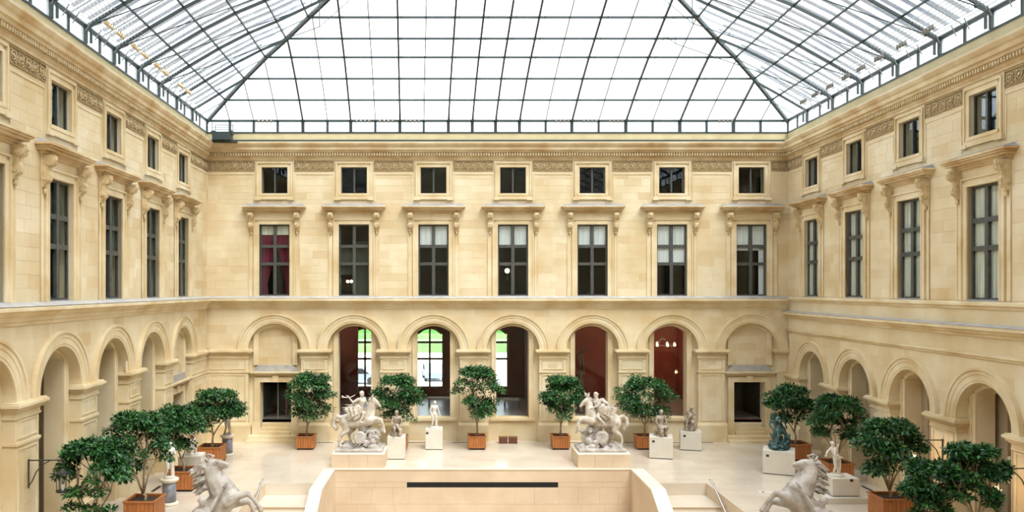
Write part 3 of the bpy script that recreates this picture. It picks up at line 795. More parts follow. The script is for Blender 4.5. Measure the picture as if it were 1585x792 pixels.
side_wall(XI0, XC0, 'l'); side_wall(XI1, XC1, 'r')
lf = MB().box(-13.4, 18.4, -NEAR, -Tb, LOW-.1, LOW).build('floor_lower_court', PALE); tag(lf, 'lower floor of the sunken court', kind='structure')
# outer stair walls and terrace front
MB().box(XS0-.3, XS0, -13.4, -Ts, LOW, -.01).box(XS1, XS1+.3, -13.4, -Ts, LOW, -.01).build('stair_side_wall', PALE, court)
MB().box(-9.6, XS0, -13.4, -13.1, LOW, -.01).box(XS1, 13.9, -13.4, -13.1, LOW, -.01).box(-9.9, -9.6, -NEAR, -13.4, LOW, -.01).box(13.9, 14.2, -NEAR, -13.4, LOW, -.01).build('terrace_front', PALE, court)
for nm, a, b in (('left', XS0, XC0), ('right', XC1, XS1)):
    s = empty('floor_stair_%s' % nm, ((a+b)/2, -Ts, 0)); tag(s, 'pale stone stair descending from the terrace on the %s of the sunken court' % nm, kind='structure')
    hw = (b-a)/2
    MB().box(-hw, hw, -1.86, .0, -.9, -.5).build('landing', FLOOR, s)
    MB().box(-hw, hw, -.02, .05, -.5, -.004).build('riser', FLOOR, s)
    for k in range(10):
        MB().box(-hw, hw, -1.86-.33*(k+1)-.02, -1.86-.33*k, -.5-.165*(k+1)-.3, -.5-.165*(k+1)).build('step', COPING, s)
        MB().box(-hw, hw, -1.86-.33*k-.012, -1.86-.33*k+.04, -.5-.165*k-.06, -.5-.165*k+.002).build('step_nosing', BROWNST if k == 0 else COPING, s)
    r = empty('handrail', (XS0+.10 if nm == 'left' else XS1-.10, -Ts-.9, 0)); tag(r, 'slim metal handrail on the outer wall of the %s stair' % nm, 'handrail')
    MB().tube([(0, .12, .33), (0, 0, .36), (0, -3.2, -1.24)], .035, 8).build('rail', RAIL, r)
    for k in range(3): MB().tube([(0, -.15-1.2*k, .30-.6*k), (-.09 if nm == 'left' else .09, -.15-1.2*k, .2-.6*k)], .02, 6).build('rail_bracket', RAIL, r)

# ------------------------------------------------------------------ glass roof
ceil = empty('ceiling'); tag(ceil, 'hipped steel and glass roof over the whole court', kind='structure')
ZE = 16.94
RW = [0, 1.33, 2.6, 3.9, 5.1, 6.3, 7.4, 8.5, 9.6, 10.7, 11.8, 12.9, 14.0, 15.0]
RZ = [0, .80, 1.544, 2.21, 2.714, 3.277, 3.785, 4.28, 4.77, 5.26, 5.75, 6.24, 6.73, 7.2]
NR = len(RW)-1
KR = 1.045
def PB(a, k, v=0.0):
    w = RW[k]*(1-v)+RW[min(k+1, NR)]*v; z = RZ[k]*(1-v)+RZ[min(k+1, NR)]*v; return Vector((a+.05*w, -w, ZE+z))
def PLf(s, k, v=0.0):
    w = RW[k]*(1-v)+RW[min(k+1, NR)]*v; z = RZ[k]*(1-v)+RZ[min(k+1, NR)]*v; return Vector((XLt(s)+w, -s, ZE+z))
def PRf(s, k, v=0.0):
    w = RW[k]*(1-v)+RW[min(k+1, NR)]*v; z = RZ[k]*(1-v)+RZ[min(k+1, NR)]*v; return Vector((XRt(s)-w*KR, -s, ZE+z))
def hipL(k): return XLt(RW[k])+RW[k]-.05*RW[k]
def hipR(k): return XRt(RW[k])-RW[k]*KR-.05*RW[k]
def clip(poly, fn):
    out = []
    for i in range(len(poly)):
        p, q = poly[i], poly[(i+1) % len(poly)]; a, b = fn(p), fn(q)
        if a >= 0: out.append(p)
        if (a >= 0) != (b >= 0):
            t = a/(a-b); out.append((p[0]+(q[0]-p[0])*t, p[1]+(q[1]-p[1])*t))
    return out
px2X = lambda p: (p-697)/29.289
DARKB = [469, 543, 619, 694, 731, 767, 804, 885, 968.5, 1052, 1135]
LIGHTB = [356, 393, 430, 507, 581, 656, 844.5, 926.5, 1010, 1093.5, 1177]
AB = sorted([px2X(p) for p in DARKB+LIGHTB]+[XL0, XR0])
AL = [2.62+2.42*i for i in range(19)]; ARr = [2.42+2.75*i for i in range(17)]
def mids(lst, first):
    f = [first]+lst; o = []
    for a, b in zip(f, f[1:]): o += [(a+b)/2]
    return o
ALm, ARm = mids(AL, 0), mids(ARr, 0)
ALa, ARa = sorted(AL+ALm+[0]), sorted(ARr+ARm+[0])
def slab(pts, m, name, parent, th=.02):
    n = len(pts); vs = [Vector(p) for p in pts]+[Vector(p)+Vector((0, 0, th)) for p in pts]
    b = MB(); b.add(vs, [list(range(n))[::-1], list(range(n, 2*n))]+[(i, (i+1) % n, (i+1) % n+n, i+n) for i in range(n)])
    return b
restp = MB(); npane = 0
cells = []
for k in range(NR):
    for a, b in zip(AB, AB[1:]):
        q = [(a, 0), (b, 0), (b, 1), (a, 1)]
        q = clip(q, lambda p: p[0]-(hipL(k)*(1-p[1])+hipL(k+1)*p[1])); q = clip(q, lambda p: (hipR(k)*(1-p[1])+hipR(k+1)*p[1])-p[0]) if q else q
        if len(q) > 2: cells.append((k < 6, [PB(p[0], k, p[1]) for p in q], ROOF_GLASS))
    for lst, fn in ((ALa, PLf), (ARa, PRf)):
        for a, b in zip(lst, lst[1:]):
            q = clip([(a, 0), (b, 0), (b, 1), (a, 1)], lambda p: p[0]-(RW[k]*(1-p[1])+RW[k+1]*p[1]))
            if len(q) > 2:
                z = RZ[k]; vis = a < (40.8-23.7-2.67*z)+.3
                cells.append((vis and k < 7, [fn(p[0], k, p[1]) for p in q], ROOF_GLASS2))
for vis, pts, m in cells:
    if vis and npane < 298: slab(pts, m, 'pane', ceil).build('pane', m, ceil, fixn=True); npane += 1
    else:
        s = slab(pts, m, 'pane', ceil); restp.add(s.v, s.f)
restp.build('upper_panes', ROOF_GLASS2, ceil, kind='stuff')
# members
def members(fn, along, major, lo_k, startk=None):
    for a in along:
        big = a in major; r = (.085 if fn is PB else .058) if big else .03
        pts = []
        for k in range(NR+1):
            if fn is PB:
                if a < hipL(k)-1e-6 or a > hipR(k)+1e-6:
                    kk = k-1
                    if kk >= 0:
                        hl0, hl1, hr0, hr1 = hipL(kk), hipL(k), hipR(kk), hipR(k)
                        v = (a-hl0)/(hl1-hl0) if a < hipL(k) else (hr0-a)/(hr0-hr1)
                        if 0 <= v <= 1: pts.append(PB(a, kk, v))
                    break
            else:
                if a < RW[k]-1e-6:
                    kk = k-1
                    if kk >= 0:
                        v = (a-RW[kk])/(RW[k]-RW[kk]); pts.append(fn(a, kk, v))
                    break
            pts.append(fn(a, k))
        if len(pts) < 2: continue
        b = MB(); off = Vector((0, 0, -.05 if big else -.02))
        for p, q in zip(pts, pts[1:]): b.bar(p+off, q+off, r if big else (.05 if fn is PB else .03), .11 if big else .04)
        b.build('rafter' if big else 'glazing_bar', STEEL if big else STEEL2, ceil)
AM = [px2X(p) for p in DARKB]
members(PB, AB[1:-1], AM, 0); members(PLf, ALa[1:], AL, 0); members(PRf, ARa[1:], ARr, 0)
for k in range(1, NR+1):
    dz = Vector((0, 0, -.03))
    if k < NR: MB().bar(PB(hipL(k), k)+dz, PB(hipR(k), k)+dz, .08, .09).build('purlin', STEEL, ceil)
    for fn in (PLf, PRf): MB().bar(fn(RW[k], k)+dz, fn(47, k)+dz, .06, .07).build('purlin', STEEL, ceil)
for fn in (PLf, PRf):
    b = MB()
    for k in range(NR): b.bar(fn(RW[k], k)+Vector((0, 0, -.05)), fn(RW[k+1], k+1)+Vector((0, 0, -.05)), .14, .18)
    b.build('hip_rafter', STEEL, ceil)
# tie rods under the rafters, with end nodes
def rod(fn, a, lim):
    p = fn(a, 0, .38)+Vector((0, 0, -.16)); q = fn(a, 5, .6); q.z -= 1.15
    b = MB(); b.tube([p, q], .022, 5)
    e = fn(a, 8); b.tube([q, e], .018, 5); b.tube([fn(a, 5, .6), q], .02, 5)
    b.build('tie_rod', STEEL, ceil)
    n = MB(); n.ell(p, .065, n=8, m=6); n.bar(fn(a, 0)+Vector((0, 0, -.12)), p, .05, .08); n.build('rod_node', STEEL, ceil)
for a in AL:
    if a > 7: rod(PLf, a, 0)
for a in ARr:
    if a > 5: rod(PRf, a, 0)
for a in AM:
    if px2X(600) < a < px2X(1060): 
        p = PB(a, 0, .05)+Vector((.05, 0, -.12)); q = PB(a, 5, .9)+Vector((.16, 0, -.55)); MB().tube([p, q], .014, 5).build('tie_rod', STEEL, ceil)
# clerestory band: posts, rails, panes
def band(P, lst, nrm, post):
    zb, zt = 16.35, ZE
    for i, a in enumerate(lst):
        p = P(a); w = .17 if a in post else (.12 if nrm.y < 0 else .07)
        MB().bar(p+Vector((0, 0, zb-p.z)), p+Vector((0, 0, zt-p.z)), w, .12).build('clerestory_post', STEEL, ceil)
        if post is not AMs and a in post:
            p2 = p+nrm*.22; MB().bar(p2+Vector((0, 0, zb-p.z)), p2+Vector((0, 0, zt-p.z-.1)), .07, .07).build('clerestory_prop', STEEL, ceil)
    for a, b in zip(lst, lst[1:]):
        p, q = P(a), P(b); pts = [Vector((p.x, p.y, zb)), Vector((q.x, q.y, zb)), Vector((q.x, q.y, zt)), Vector((p.x, p.y, zt))]
        s = MB(); o = nrm*-.015; vs = pts+[x+o for x in pts]
        s.add(vs, [(0, 1, 2, 3), (7, 6, 5, 4), (0, 4, 5, 1), (1, 5, 6, 2), (2, 6, 7, 3), (3, 7, 4, 0)]); s.build('clerestory_pane', ROOF_GLASS, ceil, fixn=True)
    p, q = P(lst[0]), P(lst[-1]); MB().bar(Vector((p.x, p.y, zt)), Vector((q.x, q.y, zt)), .12, .12).build('eave_rail', STEEL, ceil)
AMs = AM
band(lambda a: PB(a, 0), AB, Vector((0, -1, 0)), AMs)
band(lambda a: PLf(a, 0), ALa, Vector((1, 0, 0)), AL); band(lambda a: PRf(a, 0), ARa, Vector((-1, 0, 0)), ARr)
# shading fins outside over the side slopes, grating near the eaves
for nm, fn in (('left', PLf), ('right', PRf)):
    b = MB(); s = .4
    while s < 46:
        k1 = max([k for k in range(NR+1) if RW[k] <= s])
        if k1 > 0:
            for k in range(0, k1): 
                up = Vector((0, 0, .34)); b.bar(fn(s, k)+up, fn(s, k+1)+up, .24, .02)
        s += .61
    b.build('shading_fins', BAND, ceil, kind='stuff')
    g = MB()
    for j in range(9):
        v = .10+.085*j; g.bar(fn(RW[1]*v+.1, 0, v)+Vector((0, 0, -.05)), fn(46.5, 0, v)+Vector((0, 0, -.05)), .018, .03)
    g.build('eave_grating', FIN, ceil, kind='stuff')
    ar = MB()
    for a in (AL if nm == 'left' else ARr):
        for d in (0, .9, 1.6):
            ar.bar(fn(a+d, 0)+Vector((0, 0, -.22)), fn(a+d+.35, 0, .28)+Vector((0, 0, -.20)), .03, .03)
    ar.build('eave_struts', STEEL2, ceil, kind='stuff')

# little spot-lamp bars hung just inside the eaves
def lamp_bar(P, u, n, m, lab, dirv, step=.22):
    t = empty('spotlight_bar', P); tag(t, lab, 'spotlight', 'spotlight bars under the glass roof')
    t.rotation_euler = (0, 0, math.atan2(dirv.y, dirv.x)); w = step*n/2
    MB().tube([(-w, 0, 0), (w, 0, 0)], .012, 4).build('bar', STEEL2, t)
    for k in range(n):
        x = -w+step*(k+.5); b = MB(); b.lathe([(.03, -.01), (.055, -.09), (.05, -.16), (.02, -.18)], x, 0, 8); b.build('lamp_head', m, t)
        MB().tube([(x, 0, 0), (x+.02, .05, .25)], .008, 3).build('lamp_cable', FIN, t)
i = 0
for p0, p1 in ((400, 423), (550, 574), (588, 608), (627, 650), (857, 881), (898, 925), (938, 965), (1107, 1133)):
    i += 1; P = PB(px2X((p0+p1)/2), 0, .22)+Vector((0, 0, -.16))
    lamp_bar(P, 0, 4, BULBOFF, 'bar of four small spotlights at the far eave, %s from the left' % (ORD+['eighth'])[i-1], Vector((1, 0, 0)))
for side, fn, m, n0 in (('left', PLf, BULBGOLD, (5.5, 6.6, 8.6, 9.6, 11.0, 12.0, 13.4, 14.4)), ('right', PRf, BULBOFF, (3.6, 4.9, 6.4, 7.9, 9.2, 10.6, 12.2, 13.9))):
    for k, s in enumerate(n0):
        P = fn(s, 0, .52)+Vector((0, 0, -.18)); lamp_bar(P, 0, 4, m, 'bar of four small spotlights along the %s eave, %s from the far corner' % (side, (ORD+['eighth'])[k]), Vector((0, 1, 0)), .17)

# maintenance cradle at the left end of the far cornice
t = empty('maintenance_cradle', (-11.85, -.62, 15.78)); tag(t, 'dark steel maintenance cradle on the cornice in the far left corner', 'cradle')
MB().box(-.46, .46, -.28, .28, 0, .06).box(-.46, .46, -.28, -.26, .06, .42).box(-.46, .46, .26, .28, .06, .42).box(-.46, -.44, -.26, .26, .06, .42).box(.44, .46, -.26, .26, .06, .42).build('basket', STEEL, t)
rl = MB()
for z in (.62, .86): rl.tube([(-.46, -.27, z), (.46, -.27, z)], .018, 5); rl.tube([(-.46, .27, z), (.46, .27, z)], .018, 5)
for x in (-.46, .46):
    for y in (-.27, .27): rl.tube([(x, y, .4), (x, y, .88)], .02, 5)
rl.build('guard_rail', STEEL, t); MB().box(-.55, -.35, -.15, .15, .3, .5).build('hoist', STEEL, t); MB().box(.38, .56, -.15, .15, .3, .5).build('hoist', STEEL, t)
MB().box(-.7, .75, -.1, .4, -.10, 0).build('track_shoe', STEEL, t)

def at(px, d): return (px-697)/F*d
# ------------------------------------------------------------------ ficus trees in wooden planters
def crown_leaves(clusters, n, size, rs):
    """thousands of small folded leaves scattered over the shells of foliage clusters"""
    w = np.array([c[3]**2 for c in clusters]); w = w/w.sum()
    idx = rs.choice(len(clusters), n, p=w); C = np.array([c[:3] for c in clusters])[idx]; R = np.array([c[3] for c in clusters])[idx]
    dv = rs.normal(size=(n, 3)); dv /= np.linalg.norm(dv, axis=1)[:, None]; dv[:, 2] = np.where(dv[:, 2] < -.3, -dv[:, 2], dv[:, 2])
    rad = R*rs.uniform(.45, 1.08, n)
    P = C+dv*rad[:, None]*np.array([1, 1, .62])
    ax = dv+rs.normal(scale=.55, size=(n, 3)); ax[:, 2] -= .55; ax /= np.linalg.norm(ax, axis=1)[:, None]
    up = rs.normal(scale=.5, size=(n, 3))+np.array([0, 0, 1.0])+dv*.5
    sd = np.cross(ax, up); sd /= np.linalg.norm(sd, axis=1)[:, None]+1e-9; nr = np.cross(sd, ax)
    L = (size*rs.uniform(.7, 1.25, n))[:, None]; Wd = L*.24
    v0 = P; v1 = P+ax*L*.45+sd*Wd+nr*L*.05; v2 = P+ax*L-nr*L*.08; v3 = P+ax*L*.45-sd*Wd+nr*L*.05
    V = np.stack([v0, v1, v2, v3], 1).reshape(-1, 3)
    me = bpy.data.meshes.new('foliage'); me.vertices.add(4*n); me.vertices.foreach_set('co', V.ravel().astype(np.float32))
    k = np.arange(n)*4; T = np.stack([k, k+1, k+2, k, k+2, k+3], 1).ravel()
    me.loops.add(6*n); me.loops.foreach_set('vertex_index', T.astype(np.int32)); me.polygons.add(2*n)
    me.polygons.foreach_set('loop_start', (np.arange(2*n)*3).astype(np.int32)); me.polygons.foreach_set('loop_total', np.full(2*n, 3, np.int32))
    at_ = me.attributes.new('tone', 'FLOAT', 'FACE'); at_.data.foreach_set('value', np.repeat(np.clip(rs.normal(.18, .26, n), 0, 1), 2).astype(np.float32))
    me.update(); me.materials.append(LEAF); return me
def planter(t, w, h, rz=0.0, name='planter_box'):
    b = MB(); b.box(-w/2+.03, w/2-.03, -w/2+.03, w/2-.03, .10, h-.12); b.build(name, WOOD, t)
    n = 7
    for sx, sy, ax in ((0, -1, 0), (0, 1, 0), (-1, 0, 1), (1, 0, 1)):
        m = MB()
        for k in range(n):
            a = -w/2+.02+(w-.04)*k/n; c = a+(w-.04)/n-.012
            if ax == 0: m.box(a, c, sy*w/2-.025*(sy > 0), sy*w/2+.025*(sy < 0), .08, h-.03)
            else: m.box(sx*w/2-.025*(sx > 0), sx*w/2+.025*(sx < 0), a, c, .08, h-.03)
        m.build('slat_side', WOOD, t)
    r = MB()
    for a, c, e, f in ((-w/2-.03, w/2+.03, -w/2-.03, -w/2+.05), (-w/2-.03, w/2+.03, w/2-.05, w/2+.03), (-w/2-.03, -w/2+.05, -w/2+.05, w/2-.05), (w/2-.05, w/2+.03, -w/2+.05, w/2-.05)): r.box(a, c, e, f, h-.05, h)
    r.build('rim', WOOD, t); MB().box(-w/2+.05, w/2-.05, -w/2+.05, w/2-.05, h-.14, h-.10).build('soil', SOIL, t)
    MB().box(-w/2+.05, w/2-.05, -w/2+.05, w/2-.05, 0, .09).build('plinth_base', BLACK, t)
def tree(x, y, cx, z0, z1, rw, seed, lab, boxw=.88, boxh=.68, n=4200, open_=0.0, grp=None, leaf=.15, flat=False, cy0=0.0, group=None, multi=3):
    """crown spans z0..z1 and half-width rw about cx (world x); the trunk stands at x,y"""
    rs = np.random.RandomState(seed); t = empty('potted_ficus', (x, y, 0.0)); tag(t, lab, 'tree', group)
    planter(t, boxw, boxh)
    ox = cx-x; H = z1-z0; cl = []; K = 34 if not open_ else 30
    for k in range(K):
        u = rs.uniform(0, 1)**.8; zz = z0+H*(.16+.78*u); prof = math.sin(PI*min(1, (.30+.62*(1-u)) if u > .35 else (.35+.45*u/.35)))
        if flat: prof = [.75, .95, 1.0, .85][min(3, int(u*4))]*(1 if u < .85 else .75)
        a = rs.uniform(0, 2*PI); q = (rs.uniform(.25, 1) if not open_ else rs.uniform(.55, 1))**.5
        r = rs.uniform(.30, .46)*(rw/1.3)*(1-.25*open_)
        rr = max(0, rw*prof*q-r*.75)
        cl.append((ox+rr*math.cos(a), cy0+rr*math.sin(a)*.85, zz, r))
    for k in range(8):
        a = 2*PI*k/8+rs.uniform(-.3, .3); r = .36*(rw/1.3); cl.append((ox+(rw-r)*.55*math.cos(a), (rw-r)*.55*math.sin(a), z1-r*.7-.12*rs.uniform(0, 1), r))
    for sg in (-1, 1): cl.append((ox+sg*(rw-.36), 0, z0+H*.58, .38*(rw/1.3)))
    me = crown_leaves(cl, n, leaf, rs); o = inst('foliage', me, t); o['kind'] = 'stuff'
    fork = boxh+.55*(z0-boxh)+.1*H if not open_ else boxh+.30*(z0-boxh)+.05
    tr = MB(); tr.tube([(0, 0, boxh-.2), (.03, .01, (boxh+fork)/2), (ox*.25, 0, fork)], [.065, .05, .045], 7); tr.build('trunk', BARK, t, True)
    br = MB(); order = sorted(cl, key=lambda c: -c[3])[:20]
    for k in range(multi):
        a = 2*PI*k/multi+.4; m1 = (ox*.6+.42*rw*math.cos(a), .42*rw*math.sin(a), z0+H*.38)
        br.tube([(ox*.25, 0, fork-.03), (ox*.45+.16*rw*math.cos(a), .16*rw*math.sin(a), (fork+m1[2])/2), m1], [.036, .030, .024], 5)
        for c in order[k::multi]: br.tube([m1, ((m1[0]+c[0])/2, (m1[1]+c[1])/2, (m1[2]+c[2])/2+.1), c[:3]], [.020, .014, .008], 4)
    br.build('branches', BARK, t, True); return t
zat = lambda py, d: EYE-(py-447)*d/F
TREES = [ # box px, distance, crown x0,x1,y0,y1, label
 (474, 39.1, 443, 520, 580, 658, 'potted ficus between the left doorway and the marble winged horse'),
 (617, 38.9, 575, 656, 582, 660, 'potted ficus behind the small seated statue, half hidden'),
 (738, 39.1, 699, 779, 570, 655, 'potted ficus standing alone in front of the middle pier'),
 (867, 39.1, 836, 905, 582, 655, 'potted ficus just left of the right hand marble winged horse'),
 (997, 39.1, 955, 1046, 586, 658, 'wide potted ficus between the right winged horse and the dark seated statue')]
for i, (bx, d, x0, x1, y0, y1, lab) in enumerate(TREES):
    tree(at(bx, d), -D+d, at((x0+x1)/2, d), zat(y1, d)-.05, zat(y0, d)+.05, (x1-x0)/2*d/F*1.05, 11+i, lab, cy0=-.12, n=7200, flat=(i != 0), group='potted ficus trees')
SIDE = [
 (328, 35.9, 290, 382, 601, 672, 'farthest potted ficus of the left row, beside the grey column', 0),
 (284, 31.2, 225, 322, 630, 712, 'second potted ficus from the far end of the left row', 0),
 (224, 26.9, 160, 268, 636, 758, 'third potted ficus from the far end of the left row', .4),
 (142, 23.0, 84, 205, 680, 815, 'nearest potted ficus of the left row, by the unlit lantern', 1),
 (1231, 36.6, 1184, 1266, 597, 668, 'farthest potted ficus of the right row, behind the green bronze', 0),
 (1293, 32.6, 1250, 1342, 613, 708, 'second potted ficus from the far end of the right row', .4),
 (1378, 27.2, 1318, 1430, 650, 748, 'third potted ficus from the far end of the right row', .3),
 (1440, 24.4, 1390, 1490, 712, 815, 'fourth potted ficus of the right row, low leafy crown', 1),
 (1515, 22.0, 1452, 1556, 687, 800, 'nearest potted ficus of the right row, with bare stems', 1)]
for i, (bx, d, x0, x1, y0, y1, lab, op) in enumerate(SIDE):
    tree(at(bx, d), -D+d, at((x0+x1)/2, d), zat(y1, d), zat(y0, d), (x1-x0)/2*d/F, 31+i, lab, n=7200 if not op else 6800, open_=op, boxw=1.05, boxh=.80, multi=3 if not op else 5, flat=True, leaf=.15, group='potted ficus trees')

# ------------------------------------------------------------------ sculpture
def V3(*a): return Vector(a)
def hand(ex, wrist, dirv, s, side=1):
    """palm and five separate fingers"""
    w = Vector(wrist); d = Vector(dirv).normalized(); lat = d.cross(Vector((0, 0, 1)));
    if lat.length < .1: lat = Vector((1, 0, 0))
    lat.normalize(); nn = lat.cross(d)
    p = w+d*.05*s; ex.cap(w, .026*s, p+d*.03*s, .034*s, 7)
    for k, ln in enumerate((.070, .080, .074, .058)):
        b = p+d*.05*s+lat*(.027-.018*k)*s; m = b+d*ln*.5*s-nn*.006*s; e = b+d*ln*.9*s-nn*.026*s
        ex.tube([b-d*.02*s, m, e], [.0095*s, .009*s, .007*s], 5)
    b = p+lat*.03*s*side; ex.tube([b, b+lat*.03*s*side+d*.03*s, b+lat*.034*s*side+d*.06*s], [.011*s, .010*s, .008*s], 5)
def figure(mb, ex, J, s=1.0, face=(0, -1, 0), nude=True, hair=True):
    s = s*1.17
    """one human figure; J = joints: pel, chest, neck, head, shL, elL, haL, hiL, knL, ftL ... (R likewise)"""
    J = {k: Vector(v) for k, v in J.items()}; f = Vector(face).normalized()
    mb.chain([J['pel'], (J['pel']+J['chest'])/2, J['chest']], [.150*s, .120*s, .155*s])
    mb.cap(J['pel']+(J['hiL']-J['pel'])*.9, .105*s, J['pel']+(J['hiR']-J['pel'])*.9, .105*s)
    mb.chain([J['shL'], J['chest']+(J['neck']-J['chest'])*.45, J['shR']], [.072*s, .105*s, .072*s])
    mb.cap(J['neck']-(J['neck']-J['chest'])*.2, .068*s, J['head'], .055*s); g = (J['shR']-J['shL']).normalized(); fr = f-g*f.dot(g)
    for q in (-1, 1): mb.ell(J['chest']+g*q*.075*s+fr*.085*s+(J['neck']-J['chest'])*.25, (.075*s, .05*s, .055*s)); mb.ell(J['pel']+g*q*.07*s-fr*.09*s, .085*s)
    h = J['head']; up = (h-J['neck']).normalized()
    mb.cap(h+up*.035*s-f*.012*s, .094*s, h-up*.035*s+f*.022*s, .070*s)
    side = f.cross(up).normalized()
    ex.tube([h+f*.085*s+up*.01*s, h+f*.118*s-up*.035*s], [.009*s, .018*s], 5)           # nose
    ex.ell(h+f*.088*s-up*.062*s, (.024*s, .014*s, .010*s), n=6, m=4); ex.ell(h+f*.068*s-up*.092*s, .026*s, n=6, m=4)
    for q in (-1, 1):
        ex.ell(h+f*.078*s+side*q*.034*s+up*.008*s, .014*s, n=6, m=4); ex.ell(h+side*q*.088*s-up*.012*s, (.014*s, .020*s, .028*s), n=6, m=4)
    if hair:
        rs = random.Random(3)
        for k in range(16):
            a = rs.uniform(0, 2*PI); e = rs.uniform(.1, 1.25); dv = (side*math.cos(a)+f*(.5*math.sin(a)-.45))*math.cos(e)+up*math.sin(e)
            ex.ell(h+up*.03*s+dv*.092*s, .032*s, n=6, m=4)
    for L in 'LR':
        sh, el, ha = J['sh'+L], J['el'+L], J['ha'+L]
        mb.chain([sh, (sh+el)/2, el, (el*2+ha)/3, ha], [.066*s, .056*s, .042*s, .043*s, .027*s])
        hand(ex, ha, ha-el, s*1.05, 1 if L == 'L' else -1)
        hi, kn, ft = J['hi'+L], J['kn'+L], J['ft'+L]
        mb.chain([hi, (hi+kn)/2, kn, kn+(ft-kn)*.35, ft], [.100*s, .088*s, .060*s, .060*s, .036*s])
        td = J.get('toe'+L, ft+f*.16*s-Vector((0, 0, .03*s)))
        mb.cap(ft-Vector((0, 0, .02*s)), .040*s, td, .026*s)
def drape(mb, pts, r, rs, n=6, sp=.05):
    """cloth: a bundle of overlapping folds following a path"""
    for k in range(n):
        off = [Vector((rs.uniform(-sp, sp), rs.uniform(-sp, sp), rs.uniform(-sp, sp))) for _ in pts]
        mb.chain([Vector(p)+o for p, o in zip(pts, off)], [r*rs.uniform(.5, 1.0) for _ in pts], 7)
def rocks(mb, x0, x1, y0, y1, z, rs, n=24, r=.14):
    for k in range(n):
        q = r*rs.uniform(.6, 1.3); mb.ell((rs.uniform(x0, x1), rs.uniform(y0, y1), z+rs.uniform(-.3, .5)*q), (q*1.2, q, q*.8), n=8, m=6)

